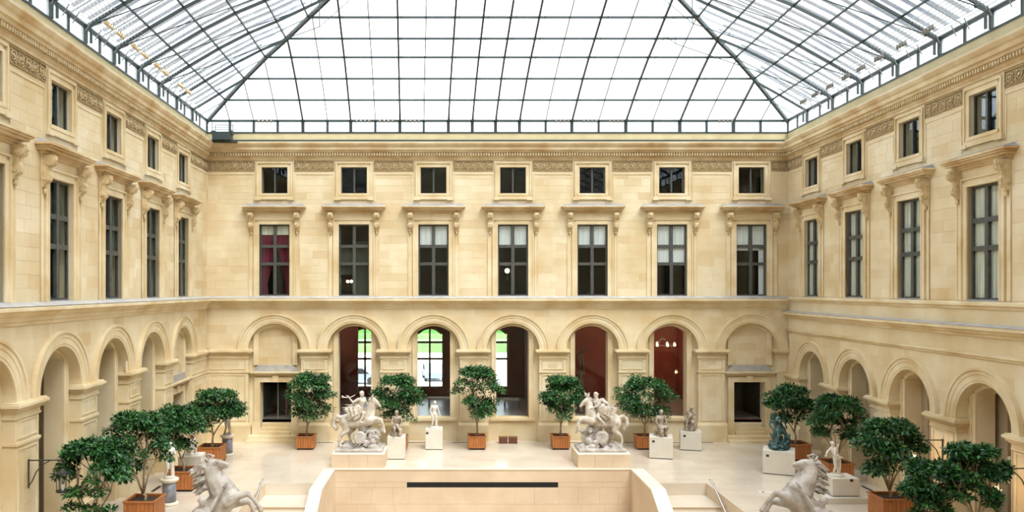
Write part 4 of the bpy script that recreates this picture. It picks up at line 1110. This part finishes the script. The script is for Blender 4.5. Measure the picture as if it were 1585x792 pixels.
def horse_leg(mb, pts, s, hoof=True):
    mb.chain(pts, [r*s for r in (.24, .13, .085, .060, .062)][:len(pts)], 9)
    a, b = Vector(pts[-2]), Vector(pts[-1]); d = (b-a).normalized(); mb.cap(b, .068*s, b+d*.10*s, .085*s, 9)
def winged_horse(name, P, sg, base, lab, seed, arm_up):
    """P maps a point of the group (x right, z up, y depth) in metres about the plinth centre; sg=+1: horse faces right"""
    rs = random.Random(seed); t = empty('statue', base); tag(t, lab, 'statue', None)
    X = lambda x, y, z: Vector((sg*x, y, z))
    b = MB(); b.box(-1.16, 1.16, -.80, .80, 0, .14); rocks(b, -1.0, 1.0, -.6, .6, .16, rs, 34, .15); sculpt('rock_base', b, MARBLE2, t, .035, 2)
    h = MB(); e = MB()
    h.chain([X(-.72, 0, 1.42), X(-.45, 0, 1.40), X(-.05, 0, 1.38), X(.38, 0, 1.50)], [.34, .36, .35, .35], 12)
    h.chain([X(.40, 0, 1.60), X(.50, 0, 1.98), X(.55, 0, 2.28), X(.62, 0, 2.44)], [.33, .24, .17, .14], 12)   # neck
    h.chain([X(.60, 0, 2.46), X(.78, 0, 2.34), X(.94, 0, 2.17)], [.14, .115, .075], 10)
    h.ell(X(.70, 0, 2.30), (.13, .10, .13)); e.ell(X(.96, 0, 2.14), (.07, .065, .06), n=8, m=6)
    for q in (-1, 1):
        e.tube([X(.57, .07*q, 2.54), X(.58, .09*q, 2.64), X(.60, .09*q, 2.72)], [.045, .035, .008], 6); e.ell(X(.76, .10*q, 2.42), .026, n=6, m=5)
        e.ell(X(.98, .045*q, 2.17), .018, n=5, m=4)
    for k in range(12):                                      # cropped mane
        u = k/11; p = X(.47-.02*math.sin(u*3)+.02-.04*u, 0, 2.52-.80*u); e.tube([p+X(.06, 0, .02), p+X(-.05, .03*(-1)**k, .02), p+X(-.11, .05*(-1)**k, -.08)], [.045, .05, .012], 6)
    horse_leg(h, [X(.46, -.17, 1.46), X(.84, -.20, 1.54), X(1.04, -.22, 1.50), X(1.12, -.22, 1.25), X(1.08, -.22, 1.08)], 1.0)
    horse_leg(h, [X(.46, .17, 1.42), X(.80, .22, 1.36), X(1.02, .24, 1.30), X(1.12, .24, 1.10), X(1.14, .24, .92)], 1.0)
    horse_leg(h, [X(-.78, -.17, 1.34), X(-.66, -.22, .98), X(-.98, -.24, .72), X(-1.06, -.24, .42), X(-.98, -.24, .22)], 1.15)
    horse_leg(h, [X(-.72, .17, 1.30), X(-.40, .24, 1.00), X(-.62, .25, .74), X(-.56, .25, .44), X(-.48, .25, .24)], 1.15)
    for q in (-1, 1): h.ell(X(.42, .20*q, 1.56), (.17, .13, .24)); h.ell(X(-.74, .18*q, 1.34), (.26, .17, .30)); h.ell(X(.68, .08*q, 2.32), (.10, .04, .10))
    sculpt('horse', h, MARBLE, t, .028, 2, e)
    tl = MB(); drape(tl, [X(-1.0, 0, 1.58), X(-1.18, 0, 1.66), X(-1.34, 0, 1.50), X(-1.36, .03, 1.22), X(-1.22, .05, 1.02)], .09, rs, 7, .05)
    sculpt('tail', tl, MARBLE, t, .03, 1)
    wg = MB()                                               # two feathered wings
    for q in (-1, 1):
        for row, (n, L, z, th) in enumerate(((7, 1.02, 0, .05), (6, .72, .06, .06), (5, .45, .10, .06))):
            for k in range(n):
                u = k/(n-1); a = X(.12-.05*u, q*(.30+.03*row), 2.00+z-.22*u); an = .13+.30*u-.05*row
                bb = a+X(-L*math.cos(an)*(1-.25*u), q*(.22+.10*u), L*(.14-.36*u))
                wg.tube([a, a*.55+bb*.45+X(0, 0, .05), bb], [.045, th, .018], 6)
    sculpt('wings', wg, MARBLE, t, .028, 1)
    # rider
    r = MB(); ex = MB()
    if arm_up:
        J = dict(pel=X(-.05, 0, 1.92), chest=X(.02, 0, 2.36), neck=X(.04, 0, 2.56), head=X(.06, -.03, 2.74), shL=X(-.12, -.17, 2.50), shR=X(.16, .17, 2.50),
                 elL=X(-.36, -.24, 2.36), haL=X(-.52, -.24, 2.56), elR=X(.26, .26, 2.24), haR=X(.40, .12, 2.14),
                 hiL=X(-.02, -.16, 1.90), hiR=X(-.02, .16, 1.90), knL=X(.24, -.42, 1.86), knR=X(.24, .42, 1.86), ftL=X(.02, -.46, 1.46), ftR=X(.02, .46, 1.46))
    else:
        J = dict(pel=X(-.04, 0, 1.90), chest=X(.12, 0, 2.30), neck=X(.16, 0, 2.50), head=X(.20, -.02, 2.68), shL=X(.02, -.19, 2.44), shR=X(.26, .17, 2.44),
                 elL=X(.16, -.32, 2.20), haL=X(.38, -.26, 2.12), elR=X(.46, .24, 2.34), haR=X(.58, .20, 2.54),
                 hiL=X(.0, -.16, 1.88), hiR=X(.0, .16, 1.88), knL=X(.20, -.42, 1.70), knR=X(.22, .42, 1.74), ftL=X(-.18, -.46, 1.30), ftR=X(-.10, .46, 1.34))
    fc = X(.8, -.6, 0)
    for L in 'LR': J['toe'+L] = J['ft'+L]+X(.15, 0, -.06)
    figure(r, ex, J, 1.08, fc)
    sculpt('rider', r, MARBLE, t, .022, 1, ex)
    d = MB(); 
    drape(d, [X(-.10, -.22, 2.18), X(.02, -.34, 2.0), X(-.08, -.42, 1.74), X(-.28, -.40, 1.60)], .08, rs, 8, .07)
    drape(d, [X(-.12, .1, 2.46), X(-.30, .0, 2.30), X(-.44, -.05, 2.12), X(-.62, 0, 2.02)], .07, rs, 7, .06)
    if arm_up: 
        drape(d, [X(-.12, 0, 2.44), X(-.22, -.05, 2.20), X(-.16, -.2, 1.98)], .07, rs, 5, .06)
    sculpt('drapery', d, MARBLE, t, .03, 1)
    if arm_up:
        MB().tube([X(-.26, -.16, 2.72), X(-.52, -.24, 2.60), X(-.80, -.30, 2.62), X(-.90, -.32, 2.66)], [.018, .022, .035, .075], 8).build('trumpet', MARBLE, t, True)
        c = MB()
        for k in range(10): a = 2*PI*k/10; c.ell(J['head']+X(.085*math.cos(a), .085*math.sin(a), .07), .035, n=6, m=4)
        c.build('laurel_wreath', MARBLE, t, True)
    else:
        c = MB(); c.lathe([(.12, .05), (.105, .09), (.09, .13), (.03, .16)], J['head'].x, J['head'].y, 12)
        for v in range(0, 0): pass
        o = c.build('winged_hat', MARBLE, t, True); o.location = (0, 0, J['head'].z)
        s = MB(); s.tube([X(.50, .2, 2.38), X(.60, .2, 2.56), X(.66, .2, 2.74)], .02, 6)
        for q in (-1, 1):
            for k in range(4): s.tube([X(.60, .2, 2.58+.04*k), X(.60+q*.09, .2, 2.62+.05*k), X(.60+q*.13, .2, 2.68+.04*k)], [.03, .028, .008], 5)
        s.build('winged_staff', MARBLE, t, True)
    # trophies of arms under the belly
    k = MB(); ex = MB()
    k.tube([X(-.02, -.45, .62), X(-.02, -.30, .66)], [.30, .36], 20); k.ell(X(-.02, -.47, .62), (.30, .05, .30), n=16, m=8)
    k.chain([X(.10, 0, .2), X(.12, 0, .75), X(.10, 0, 1.15)], [.26, .20, .24]); k.chain([X(.45, 0, .2), X(.55, -.05, .6), X(.50, 0, 1.0)], [.24, .22, .18])
    k.chain([X(.30, -.42, .30), X(.34, -.46, .42)], [.15, .12]); k.ell(X(.62, -.3, .42), (.20, .2, .24)); k.chain([X(.70, -.1, .3), X(.86, -.1, .6), X(.80, .0, .92)], [.16, .12, .10])
    for q in range(16):
        a = rs.uniform(-.1, .95); z = rs.uniform(.3, 1.05); k.cap(X(a, rs.uniform(-.4, .2), z), .06, X(a+rs.uniform(-.25, .25), rs.uniform(-.5, .1), z+rs.uniform(-.3, .25)), .04, 7)
    for q in range(5): ex.tube([X(.2+.1*q, -.3, .5), X(-.35+.22*q, -.55, .22)], .022, 6)
    sculpt('trophy_of_arms', k, MARBLE2, t, .032, 1, ex)
    return t
for nm, cx, sg, lab, plab, au in (('l', at(557.5, 35.6), 1, 'white marble winged horse leaping right, its rider blowing a trumpet', 'long low pale stone plinth under the trumpeting rider', True),
                                 ('r', at(930, 35.6), -1, 'white marble winged horse leaping left, its rider lifting a winged staff', 'long low pale stone plinth under the rider with the staff', False)):
    p = empty('plinth', (cx, -Tb+1.225, 0)); tag(p, plab, 'plinth')
    for k, (a, b) in enumerate(((-1.19, -.42), (-.42, .42), (.42, 1.19))):
        for z0, z1 in ((0, .30), (.30, .58)): 
            q = MB(); q.tone = random.uniform(.02, .3); q.box(a+.003, b-.003, -1.08, .9, z0+.002, z1).build('plinth_block', PALE, p)
    MB().box(-1.19, 1.19, -1.09, .92, .58, .63).build('plinth_top', COPING, p)
    q = winged_horse(nm, None, sg, (cx, -Tb+1.18, .631), lab, 5 if au else 9, au)
    q.scale = (.93, .93, .93)

def human_standing(s, lean=0.0):
    return dict(pel=(0, 0, .94*s), chest=(.02*s, 0, 1.34*s), neck=(.02*s, 0, 1.54*s), head=((.04)*s, -.03*s, 1.69*s), shL=(-.18*s, 0, 1.47*s), shR=(.20*s, 0, 1.45*s),
        elL=(-.28*s, .02*s, 1.18*s), haL=(-.24*s, -.16*s, .98*s), elR=(.30*s, -.02*s, 1.18*s), haR=(.36*s, -.10*s, .94*s),
        hiL=(-.10*s, 0, .92*s), hiR=(.10*s, 0, .92*s), knL=(-.12*s, -.10*s, .50*s), knR=(.13*s, -.02*s, .50*s), ftL=(-.20*s, .02*s, .07*s), ftR=(.12*s, -.02*s, .07*s))
def human_seated(s, seat=.5):
    s = s*1.0
    z = seat*s
    return dict(pel=(0, .05*s, z+.10*s), chest=(0, 0, z+.50*s), neck=(0, -.02*s, z+.70*s), head=(0, -.06*s, z+.86*s), shL=(-.19*s, 0, z+.62*s), shR=(.19*s, 0, z+.62*s),
        elL=(-.30*s, -.04*s, z+.34*s), haL=(-.22*s, -.26*s, z+.18*s), elR=(.30*s, -.04*s, z+.36*s), haR=(.20*s, -.26*s, z+.22*s),
        hiL=(-.11*s, 0, z+.08*s), hiR=(.11*s, 0, z+.08*s), knL=(-.17*s, -.42*s, z+.06*s), knR=(.17*s, -.42*s, z+.02*s), ftL=(-.20*s, -.40*s, .12*s), ftR=(.15*s, -.34*s, .10*s))
def statue(loc, rz, lab, J, s, m, seed, seat=None, cloth=(), prop=None, base=.26, voxel=None, extra=None):
    rs = random.Random(seed); t = empty('statue', loc, rz); tag(t, lab, 'statue')
    b = MB(); ex = MB(); figure(b, ex, J, s)
    sculpt('body', b, m, t, voxel or .022*max(s, .6), 2, ex)
    c = MB()
    if seat: rocks(c, -.20*s, .20*s, -.10*s, .28*s, seat*s*.30, rs, 8, .20*s); rocks(c, -.18*s, .18*s, -.05*s, .25*s, seat*s*.75, rs, 8, .15*s)
    else: c.chain([(.18*s, .12*s, .02), (.20*s, .14*s, .35*s), (.18*s, .12*s, .62*s)], [.11*s, .08*s, .07*s])
    if seat is not None or True: sculpt('support', c, m, t, .03*max(s, .6), 1)
    if cloth:
        d = MB()
        for pts, r, n, sp in cloth: drape(d, [Vector(p)*s for p in pts], r*s, rs, n, sp*s)
        sculpt('drapery', d, m, t, .024*max(s, .6), 1)
    q = MB(); q.lathe([(base, 0), (base*1.04, .03), (base, .07)], n=14); q.build('statue_base', m, t, True)
    if extra: extra(t)
    return t
def block_plinth(x, y, w, d, h, rz, lab, m=PED, sign=None, step=None):
    p = empty('plinth', (x, y, 0), rz); tag(p, lab, 'plinth')
    z = 0
    if step: MB().box(-step/2, step/2, -step*.42, step*.42, 0, .22).build('plinth_step', m, p); z = .22
    MB().box(-w/2+.02, w/2-.02, -d/2+.02, d/2-.02, z, z+.03).build('shadow_gap', DARK, p)
    b = MB().box(-w/2, w/2, -d/2, d/2, z+.03, z+h); o = b.build('plinth_body', m, p)
    bv = o.modifiers.new('b', 'BEVEL'); bv.width = .012; bv.segments = 2
    if sign: MB().box(sign[0]-.06, sign[0]+.06, -d/2-.012, -d/2-.001, z+sign[1]-.05, z+sign[1]+.05).build('label_plate', BRONZE if False else IRON, p)
    return z+h
def zf(d, py): return zat(py, d)
# seated figure right of the left winged horse
d = 36.9; x = at(612, d)+.06; h = block_plinth(x, -D+d, .84, .8, 1.06, 0, 'white square plinth under the small seated statue beside the left winged horse')
statue((x, -D+d, h), .2, 'small brown stained marble figure seated on rock, beside the left winged horse', human_seated(.84, .42), .84, STAINED, 21, .42,
       [([(-.05, -.05, .62), (.02, -.3, .58), (.15, -.42, .40), (.12, -.4, .15)], .08, 6, .06)])
# standing pale figure
d = 39.1; x = at(672, d); h = block_plinth(x, -D+d, .86, .8, 1.04, 0, 'white square plinth under the slim standing statue', sign=(-.34, .84))
J = human_standing(.74); statue((x, -D+d, h), .3, 'slim white marble figure standing in front of the glazed arch', J, .74, WHITEM, 22, None,
       [([(.10, -.05, 1.0), (.16, -.06, .75), (.22, .05, .5), (.2, .1, .15)], .06, 5, .05)])
# seated dark-stained figure
d = 37.1; x = at(1022, d)+.03; h = block_plinth(x, -D+d, 1.08, 1.0, 1.02, -.25, 'white square plinth under the stained seated statue', sign=(-.35, .82))
statue((x, -D+d, h), .1, 'grey stained marble man seated with a cloth over his knees', human_seated(.86, .44), .86, STAINED, 23, .44,
       [([(-.22, -.0, .60), (-.15, -.35, .52), (.15, -.42, .50), (.26, -.1, .56)], .09, 6, .05), ([(-.12, -.42, .48), (-.14, -.44, .28), (-.1, -.4, .08)], .08, 6, .07), ([(.12, -.42, .48), (.14, -.4, .28), (.2, -.3, .08)], .08, 6, .07)])
# twisting draped figure
d = 39.0; x = at(1067, d)+.05; h = block_plinth(x, -D+d, 1.02, 1.0, .92, -.25, 'white square plinth under the draped twisting statue near the right doorway', sign=(-.30, .72))
J = human_seated(.80, .55); J['head'] = (.06, -.10, J['head'][2]+.0); J['haR'] = (.1, -.30, .98); J['elR'] = (.26, -.16, .84)
statue((x, -D+d, h), -.4, 'grey marble figure wrapped in drapery, leaning and twisting, near the right doorway', J, .78, STAINED, 24, .55,
       [([(.18, 0, 1.15), (.0, -.2, .95), (-.22, -.3, .72), (-.28, -.2, .45), (-.2, -.2, .12)], .09, 7, .07), ([(.2, -.1, .7), (.22, -.35, .5), (.12, -.3, .1)], .09, 7, .07)])
# green bronze group
d = 34.0; x = at(1204, d)+.05; h = block_plinth(x, -D+d, 1.30, 1.15, 1.02, -.42, 'broad white plinth under the green bronze group', sign=(-.45, .8))
def bronze_extra(t):
    b = MB(); ex = MB(); rs = random.Random(4)
    rocks(b, -.35, .45, -.3, .3, .12, rs, 22, .13); b.chain([(-.05, 0, .2), (-.12, 0, .6), (.0, .0, .9)], [.22, .17, .15]); b.chain([(.3, 0, .2), (.36, 0, .45), (.45, 0, .62)], [.15, .11, .06])
    b.chain([(.2, -.1, .2), (.42, -.12, .4), (.30, -.15, .55)], [.10, .07, .05])
    for k in range(12): a = rs.uniform(0, 2*PI); b.cap((.2*math.cos(a), .2*math.sin(a), .3), .07, (.42*math.cos(a), .3*math.sin(a), rs.uniform(.3, .7)), .03, 7)
    sculpt('beast_and_rocks', b, BRONZE, t, .028, 1, ex)
J = dict(pel=(-.02, 0, .92), chest=(-.18, -.04, 1.22), neck=(-.26, -.08, 1.38), head=(-.32, -.14, 1.50), shL=(-.34, -.02, 1.30), shR=(-.06, -.08, 1.38), elL=(-.46, -.1, 1.08), haL=(-.34, -.2, .86),
         elR=(.16, -.12, 1.30), haR=(.24, -.14, 1.06), hiL=(-.1, -.02, .88), hiR=(.08, -.02, .90), knL=(-.12, -.22, .60), knR=(.26, -.12, .70), ftL=(-.18, -.10, .28), ftR=(.22, -.06, .36))
statue((x, -D+d, h), 0, 'dark green patinated bronze group of a struggling figure on rocks', J, .86, BRONZE, 25, None, [([(.1, .05, 1.3), (.3, .1, 1.05), (.2, 0, .8)], .06, 6, .06)], base=.42, extra=bronze_extra)
# pale bending figure with raised pose, lower right
d = 29.6; x = at(1300, d); h = block_plinth(x, -D+d, 1.02, .95, .68, 0, 'white plinth on a low step behind the right rearing horse', sign=(.2, .62), step=1.62)
J = human_standing(.72); J['chest'] = (-.08, 0, .98); J['neck'] = (-.13, -.02, 1.10); J['head'] = (-.18, -.03, 1.22); J['shL'] = (-.14, -.13, 1.04); J['shR'] = (-.10, .13, 1.06); J['elL'] = (-.22, -.22, .86); J['haL'] = (-.02, -.26, .78)
J['elR'] = (-.30, .12, .92); J['haR'] = (-.42, .0, .84); J['knR'] = (.14, .02, .36)
statue((x-.12, -D+d, h), .1, 'pale marble figure bending forward on a stepped plinth, right side', J, .72, WHITEM, 26, None, [([(.0, 0, .7), (.1, .05, .4), (.12, .05, .1)], .05, 4, .04)])
# grey columns on the left with small figures
for (px, d, lab, sl, ss, seed) in ((352, 37.5, 'grey veined marble drum with a pale cap, beside the far left ficus', 'small pale marble child figure on the far grey drum', .72, 27),
                                   (262, 28.9, 'grey veined marble drum with a pale cap, near the left rearing horse', 'slender pale marble figure on the near grey drum', .74, 28)):
    x = at(px, d); p = empty('pedestal', (x, -D+d, 0)); tag(p, lab, 'pedestal')
    MB().lathe([(.33, 0), (.34, .05), (.31, .09), (.27, .11)], n=24).build('base_moulding', COPING, p, True)
    MB().lathe([(.25, .11), (.25, .84)], n=24).build('drum', GREYM, p, True)
    MB().lathe([(.27, .84), (.34, .90), (.35, .96), (.30, .99)], n=24).build('cap', COPING, p, True)
    J = human_standing(ss); J['knL'] = (-.10*ss, -.12*ss, .52*ss); J['haR'] = (.14*ss, -.24*ss, 1.22*ss)
    if seed == 28: J['haL'] = (-.1*ss, -.22*ss, 1.25*ss); J['elL'] = (-.26*ss, -.12*ss, 1.2*ss)
    statue((x, -D+d, .99), .5, sl, J, ss, STAINED if seed == 27 else WHITEM, seed, None, [([(.12, 0, .9), (.14, .05, .5), (.16, .08, .1)], .06, 4, .05)], base=.2)
# low block between the left trees with a small reclining figure
d = 33.0; x = at(297, d); h = block_plinth(x, -D+d, .95, .9, 1.0, .1, 'white square plinth between two potted trees on the left')
J = human_seated(.62, .4); statue((x, -D+d, h), .6, 'small pale seated figure on the plinth between two trees on the left', J, .62, WHITEM, 29, .4)

# rearing marble horses held by grooms, on tall plinths either side of the court
def rearing(loc, sg, lab, plab, seed):
    rs = random.Random(seed); t = empty('statue', loc); tag(t, lab, 'statue')
    X = lambda x, y, z: Vector((sg*x, y, z))
    h = MB(); e = MB()
    h.chain([X(-1.05, 0, 1.30), X(-.75, 0, 1.62), X(-.20, 0, 2.10), X(.12, 0, 2.45)], [.42, .46, .44, .46], 12)
    h.chain([X(.0, 0, 2.62), X(-.22, 0, 3.02), X(-.40, 0, 3.34), X(-.40, 0, 3.56)], [.46, .36, .26, .18], 12)
    h.chain([X(-.40, 0, 3.58), X(-.14, 0, 3.60), X(.10, 0, 3.55)], [.165, .125, .085], 10); h.chain([X(-.24, 0, 3.44), X(-.02, 0, 3.46)], [.14, .09])
    h.ell(X(.14, 0, 3.52), (.10, .075, .085)); h.ell(X(.06, 0, 3.43), (.10, .06, .05))
    for q in (-1, 1):
        e.tube([X(-.46, .09*q, 3.66), X(-.54, .11*q, 3.76), X(-.60, .10*q, 3.86)], [.05, .045, .008], 6); e.ell(X(-.16, .115*q, 3.64), .032, n=7, m=5); e.ell(X(.19, .05*q, 3.56), .024, n=6, m=5)
    horse_leg(h, [X(.18, -.20, 2.34), X(.62, -.24, 2.56), X(.92, -.25, 2.62), X(1.18, -.25, 2.36), X(1.30, -.25, 2.16)], 1.12)
    horse_leg(h, [X(.16, .20, 2.22), X(.56, .25, 2.20), X(.84, .27, 2.22), X(.98, .27, 1.94), X(.94, .27, 1.70)], 1.12)
    horse_leg(h, [X(-1.05, -.22, 1.22), X(-.70, -.28, .86), X(-1.12, -.30, .58), X(-1.02, -.30, .30), X(-.94, -.30, .10)], 1.3)
    horse_leg(h, [X(-1.10, .22, 1.18), X(-.90, .28, .80), X(-1.36, .30, .56), X(-1.28, .30, .28), X(-1.20, .30, .10)], 1.3)
    for q in (-1, 1):
        h.ell(X(.18, .24*q, 2.42), (.20, .14, .30)); h.ell(X(.40, .13*q, 2.50), (.18, .15, .22)); h.ell(X(-.95, .24*q, 1.35), (.32, .20, .36)); h.ell(X(-.30, .085*q, 3.46), (.13, .05, .14)); h.ell(X(-.16, .10*q, 3.66), (.07, .03, .035))
        h.tube([X(-.34, .16*q, 3.30), X(-.10, .26*q, 2.90), X(.10, .26*q, 2.60)], [.06, .07, .05], 7)
    e.tube([X(.10, -.05, 3.50), X(.0, -.09, 3.49), X(-.10, -.11, 3.50)], .012, 5)
    sculpt('horse', h, MARBLE2, t, .028, 2, e)
    m = MB(); 
    for k in range(48):                                    # wind-blown mane
        u = k/47; p = X(-.50-.02*u, 0, 3.66-.95*u)+X(.10*math.sin(u*2.5)+.16*u, rs.uniform(-.12, .12), 0); L = rs.uniform(.38, .72)
        m.tube([p+X(.08, 0, 0), p+X(-L*.45, rs.uniform(-.05, .05), -.02), p+X(-L*.8, rs.uniform(-.1, .1), -.16), p+X(-L*1.05, rs.uniform(-.1, .1), -.20-rs.uniform(0, .14))], [.06, .055, .038, .008], 6)
    m.tube([X(-.42, 0, 3.70), X(-.30, .03, 3.82), X(-.52, .05, 3.88), X(-.66, .02, 3.80)], [.06, .05, .04, .01], 6)
    sculpt('mane', m, MARBLE2, t, .022, 0)
    tl = MB(); drape(tl, [X(-1.4, 0, 1.5), X(-1.62, 0, 1.45), X(-1.75, 0, 1.0), X(-1.62, 0, .4), X(-1.5, 0, .1)], .12, rs, 8, .07); sculpt('tail', tl, MARBLE2, t, .04, 1)
    g = MB(); ex = MB()
    J = dict(pel=X(-.58, -.70, 1.52), chest=X(-.40, -.72, 2.02), neck=X(-.42, -.72, 2.28), head=X(-.46, -.74, 2.48), shL=X(-.62, -.82, 2.18), shR=X(-.20, -.66, 2.22), elL=X(-.92, -.80, 1.96), haL=X(-1.12, -.70, 1.70),
             elR=X(-.04, -.60, 2.52), haR=X(.16, -.48, 2.86), hiL=X(-.72, -.66, 1.48), hiR=X(-.52, -.58, 1.48), knL=X(-.98, -.72, .98), knR=X(-.30, -.72, 1.02), ftL=X(-1.18, -.62, .44), ftR=X(-.40, -.66, .46))
    for L in 'LR': J['toe'+L] = J['ft'+L]+X(.2, 0, -.06)
    figure(g, ex, J, 1.16, X(.5, -.6, .35)); sculpt('groom', g, MARBLE2, t, .03, 2, ex)
    b = MB(); rocks(b, -1.5, .5, -.75, .6, .10, rs, 46, .24); rocks(b, -.9, .1, -.7, .4, .45, rs, 22, .26); b.chain([X(-.3, 0, .2), X(-.25, 0, 1.0), X(-.3, 0, 1.7)], [.4, .3, .26]); sculpt('rock_base', b, MARBLE2, t, .05, 1)
    d = MB(); drape(d, [X(-.5, -.7, 1.6), X(-.75, -.7, 1.4), X(-1.0, -.6, 1.5), X(-1.3, -.5, 1.3)], .09, rs, 8, .08); sculpt('drapery', d, MARBLE2, t, .03, 1)
    MB().tube([X(.13, -.12, 3.50), X(.02, -.16, 3.2), X(.12, -.38, 2.80)], .015, 5).build('rein', MARBLE2, t)
    p = empty('plinth', (loc[0]-sg*.35, loc[1], LOW)); tag(p, plab, 'plinth')
    q = MB(); q.box(-1.4, 1.4, -1.0, .9, 0, loc[2]-LOW-.16).build('plinth_body', PSTONE, p); MB().box(-1.5, 1.5, -1.06, .98, loc[2]-LOW-.16, loc[2]-LOW).build('plinth_cap', PSTONE, p)
ZM = zat(706, 26.0)-3.86
rearing((at(342, 26.0), -D+26.2, ZM), 1, 'grey marble rearing horse held by a nude groom, at lower left', 'tall stone plinth under the rearing horse at lower left', 41)
rearing((at(1241, 26.0), -D+26.2, ZM), -1, 'grey marble rearing horse held by a nude groom, at lower right', 'tall stone plinth under the rearing horse at lower right', 42)

# dark bronze on a column inside the hall
t = empty('pedestal', (at(899, 43.6), 2.8, HF+.005)); tag(t, 'tall dark column carrying a bronze in the hall, seen through the fourth glazed arch', 'pedestal')
MB().lathe([(.3, 0), (.3, .1), (.2, .2), (.17, 2.0), (.24, 2.15), (.24, 2.25)], n=16).build('column_shaft', DBRONZE, t, True)
J = human_standing(.78); J['elR'] = (.32, -.05, 1.2); J['haR'] = (.42, -.1, 1.38)
statue((at(899, 43.6), 2.8, HF+2.26), .2, 'dark bronze figure on a tall column inside the red hall', J, .78, DBRONZE, 33, None, [([(.1, 0, .8), (.2, 0, .5), (.2, 0, .1)], .07, 5, .06)], base=.18)
t = empty('pedestal', (1.9, 4.0, HF+.005)); tag(t, 'low pale block in the hall behind the middle glazed arch', 'pedestal'); MB().box(-.25, .25, -.25, .25, 0, .35).build('block', PED, t)
statue((1.9, 4.0, HF+.36), 0, 'tiny pale statue in the hall behind the middle glazed arch', human_seated(.5, .4), .5, WHITEM, 34, .4, base=.16)

# ------------------------------------------------------------------ wall lanterns
def lantern(root, u, z, mir, lit, lab, L=.95):
    t = empty('wall_lantern'); t.location = Matrix.Translation(root.location) @ root.rotation_euler.to_matrix().to_4x4() @ Vector((u, -.03, z)); t.rotation_euler = root.rotation_euler
    tag(t, lab, 'lantern'); q = mir
    MB().box(-.025, .025, -.02, 0, -.80, .04).build('wall_plate', IRON, t)
    a = MB(); a.tube([(0, -.01, 0), (0, -L, 0), (0, -L-.06, .0), (0, -L-.09, -.05), (0, -L-.04, -.10), (0, -L+.01, -.07)], .020, 6)
    a.tube([(0, -.02, -.72), (0, -.10, -.62), (0, -.22, -.34), (0, -.42, -.12), (0, -.62, -.01)], .018, 6); a.build('bracket_arm', IRON, t)
    c = -L-.03; b = MB()
    b.tube([(0, c, -.10), (0, c, -.24)], .012, 5); b.lathe([(.03, -.24), (.12, -.32), (.19, -.36), (.19, -.39)], 0, c, 12); b.lathe([(.17, -.92), (.19, -.90), (.19, -.87)], 0, c, 12)
    for k in range(6): g = 2*PI*k/6; b.tube([(.175*math.cos(g), c+.175*math.sin(g), -.39), (.16*math.cos(g), c+.16*math.sin(g), -.88)], .011, 4)
    b.build('cage', IRON, t)
    k = MB(); n = 12
    k.lathe([(.158, -.88), (.17, -.39)], 0, c, 12); k.f = k.f[:-2]; k.t = k.t[:-2]; k.build('lantern_glass', HALL_GLASS, t)
    MB().lathe([(.03, -.87), (.03, -.70)], 0, c, 8).build('candle', PED, t)
    MB().ell((0, c, -.62), (.055, .055, .085), n=8, m=6).build('lamp_bulb', GLOW if lit else BULBOFF, t, True)
    if lit:
        l = bpy.data.lights.new('lantern_light', 'POINT'); l.energy = 14; l.color = (1, .6, .3); l.shadow_soft_size = .1
        lo = bpy.data.objects.new('lantern_light', l); COL.objects.link(lo); lo.location = (0, c, -.70); lo.parent = t
lantern(W_LEFT, (CL[3]+CL[4])/2, zat(711, 22.4), 1, False, 'unlit black iron lantern on the near left pier')
lantern(W_RIGHT, (CR[2]+CR[3])/2, zat(680, 27.3), -1, True, 'lit black iron lantern on the right wall, above the fourth ficus')
lantern(W_RIGHT, (CR[3]+CR[4])/2, zat(724, 23.0), -1, True, 'lit black iron lantern at the right edge of the photograph')
t = empty('wall_sensor', (0, 0, 0)); t.location = Matrix.Translation(W_RIGHT.location) @ W_RIGHT.rotation_euler.to_matrix().to_4x4() @ Vector((CR[3]-.35, 1.09, 2.5)); t.rotation_euler = W_RIGHT.rotation_euler
tag(t, 'small round white sensor on the panel inside the nearest right arch', 'sensor'); MB().tube([(0, 0, 0), (0, -.05, 0)], [.07, .06], 12).build('housing', PED, t)
# small brown boxes along the foot of the end wall, and one by the right wall
for px, lab in ((672, 'small brown metal box at the foot of the end wall, behind the slim statue'), (779, 'left one of two brown metal boxes at the foot of the middle arch'), (794, 'right one of two brown metal boxes at the foot of the middle arch')):
    t = empty('floor_box', (at(px, 40.3), -.42, 0)); tag(t, lab, 'box'); MB().box(-.22, .22, -.15, .15, 0, .30).build('case', BROWN, t); MB().box(-.23, .23, -.16, .16, .30, .34).build('lid', WOODF, t)
t = empty('floor_box', (at(1398, 28.6), -D+28.6, 0), .0); tag(t, 'dark brown low box against the right wall, behind the third ficus', 'box'); MB().box(-.5, .5, -.25, .25, 0, .36).build('case', BROWN, t); MB().box(-.52, .52, -.27, .27, .36, .42).build('lid', WOODF, t)
t = empty('floor_notice', (at(1178, 31.4), -D+30.6, .001)); tag(t, 'small white notice lying at the edge of the right stair', 'notice'); MB().box(-.42, .42, -.12, .12, 0, .02).build('plate', PED, t); MB().box(-.30, -.18, -.05, .05, .02, .024).build('red_mark', CARPET, t)
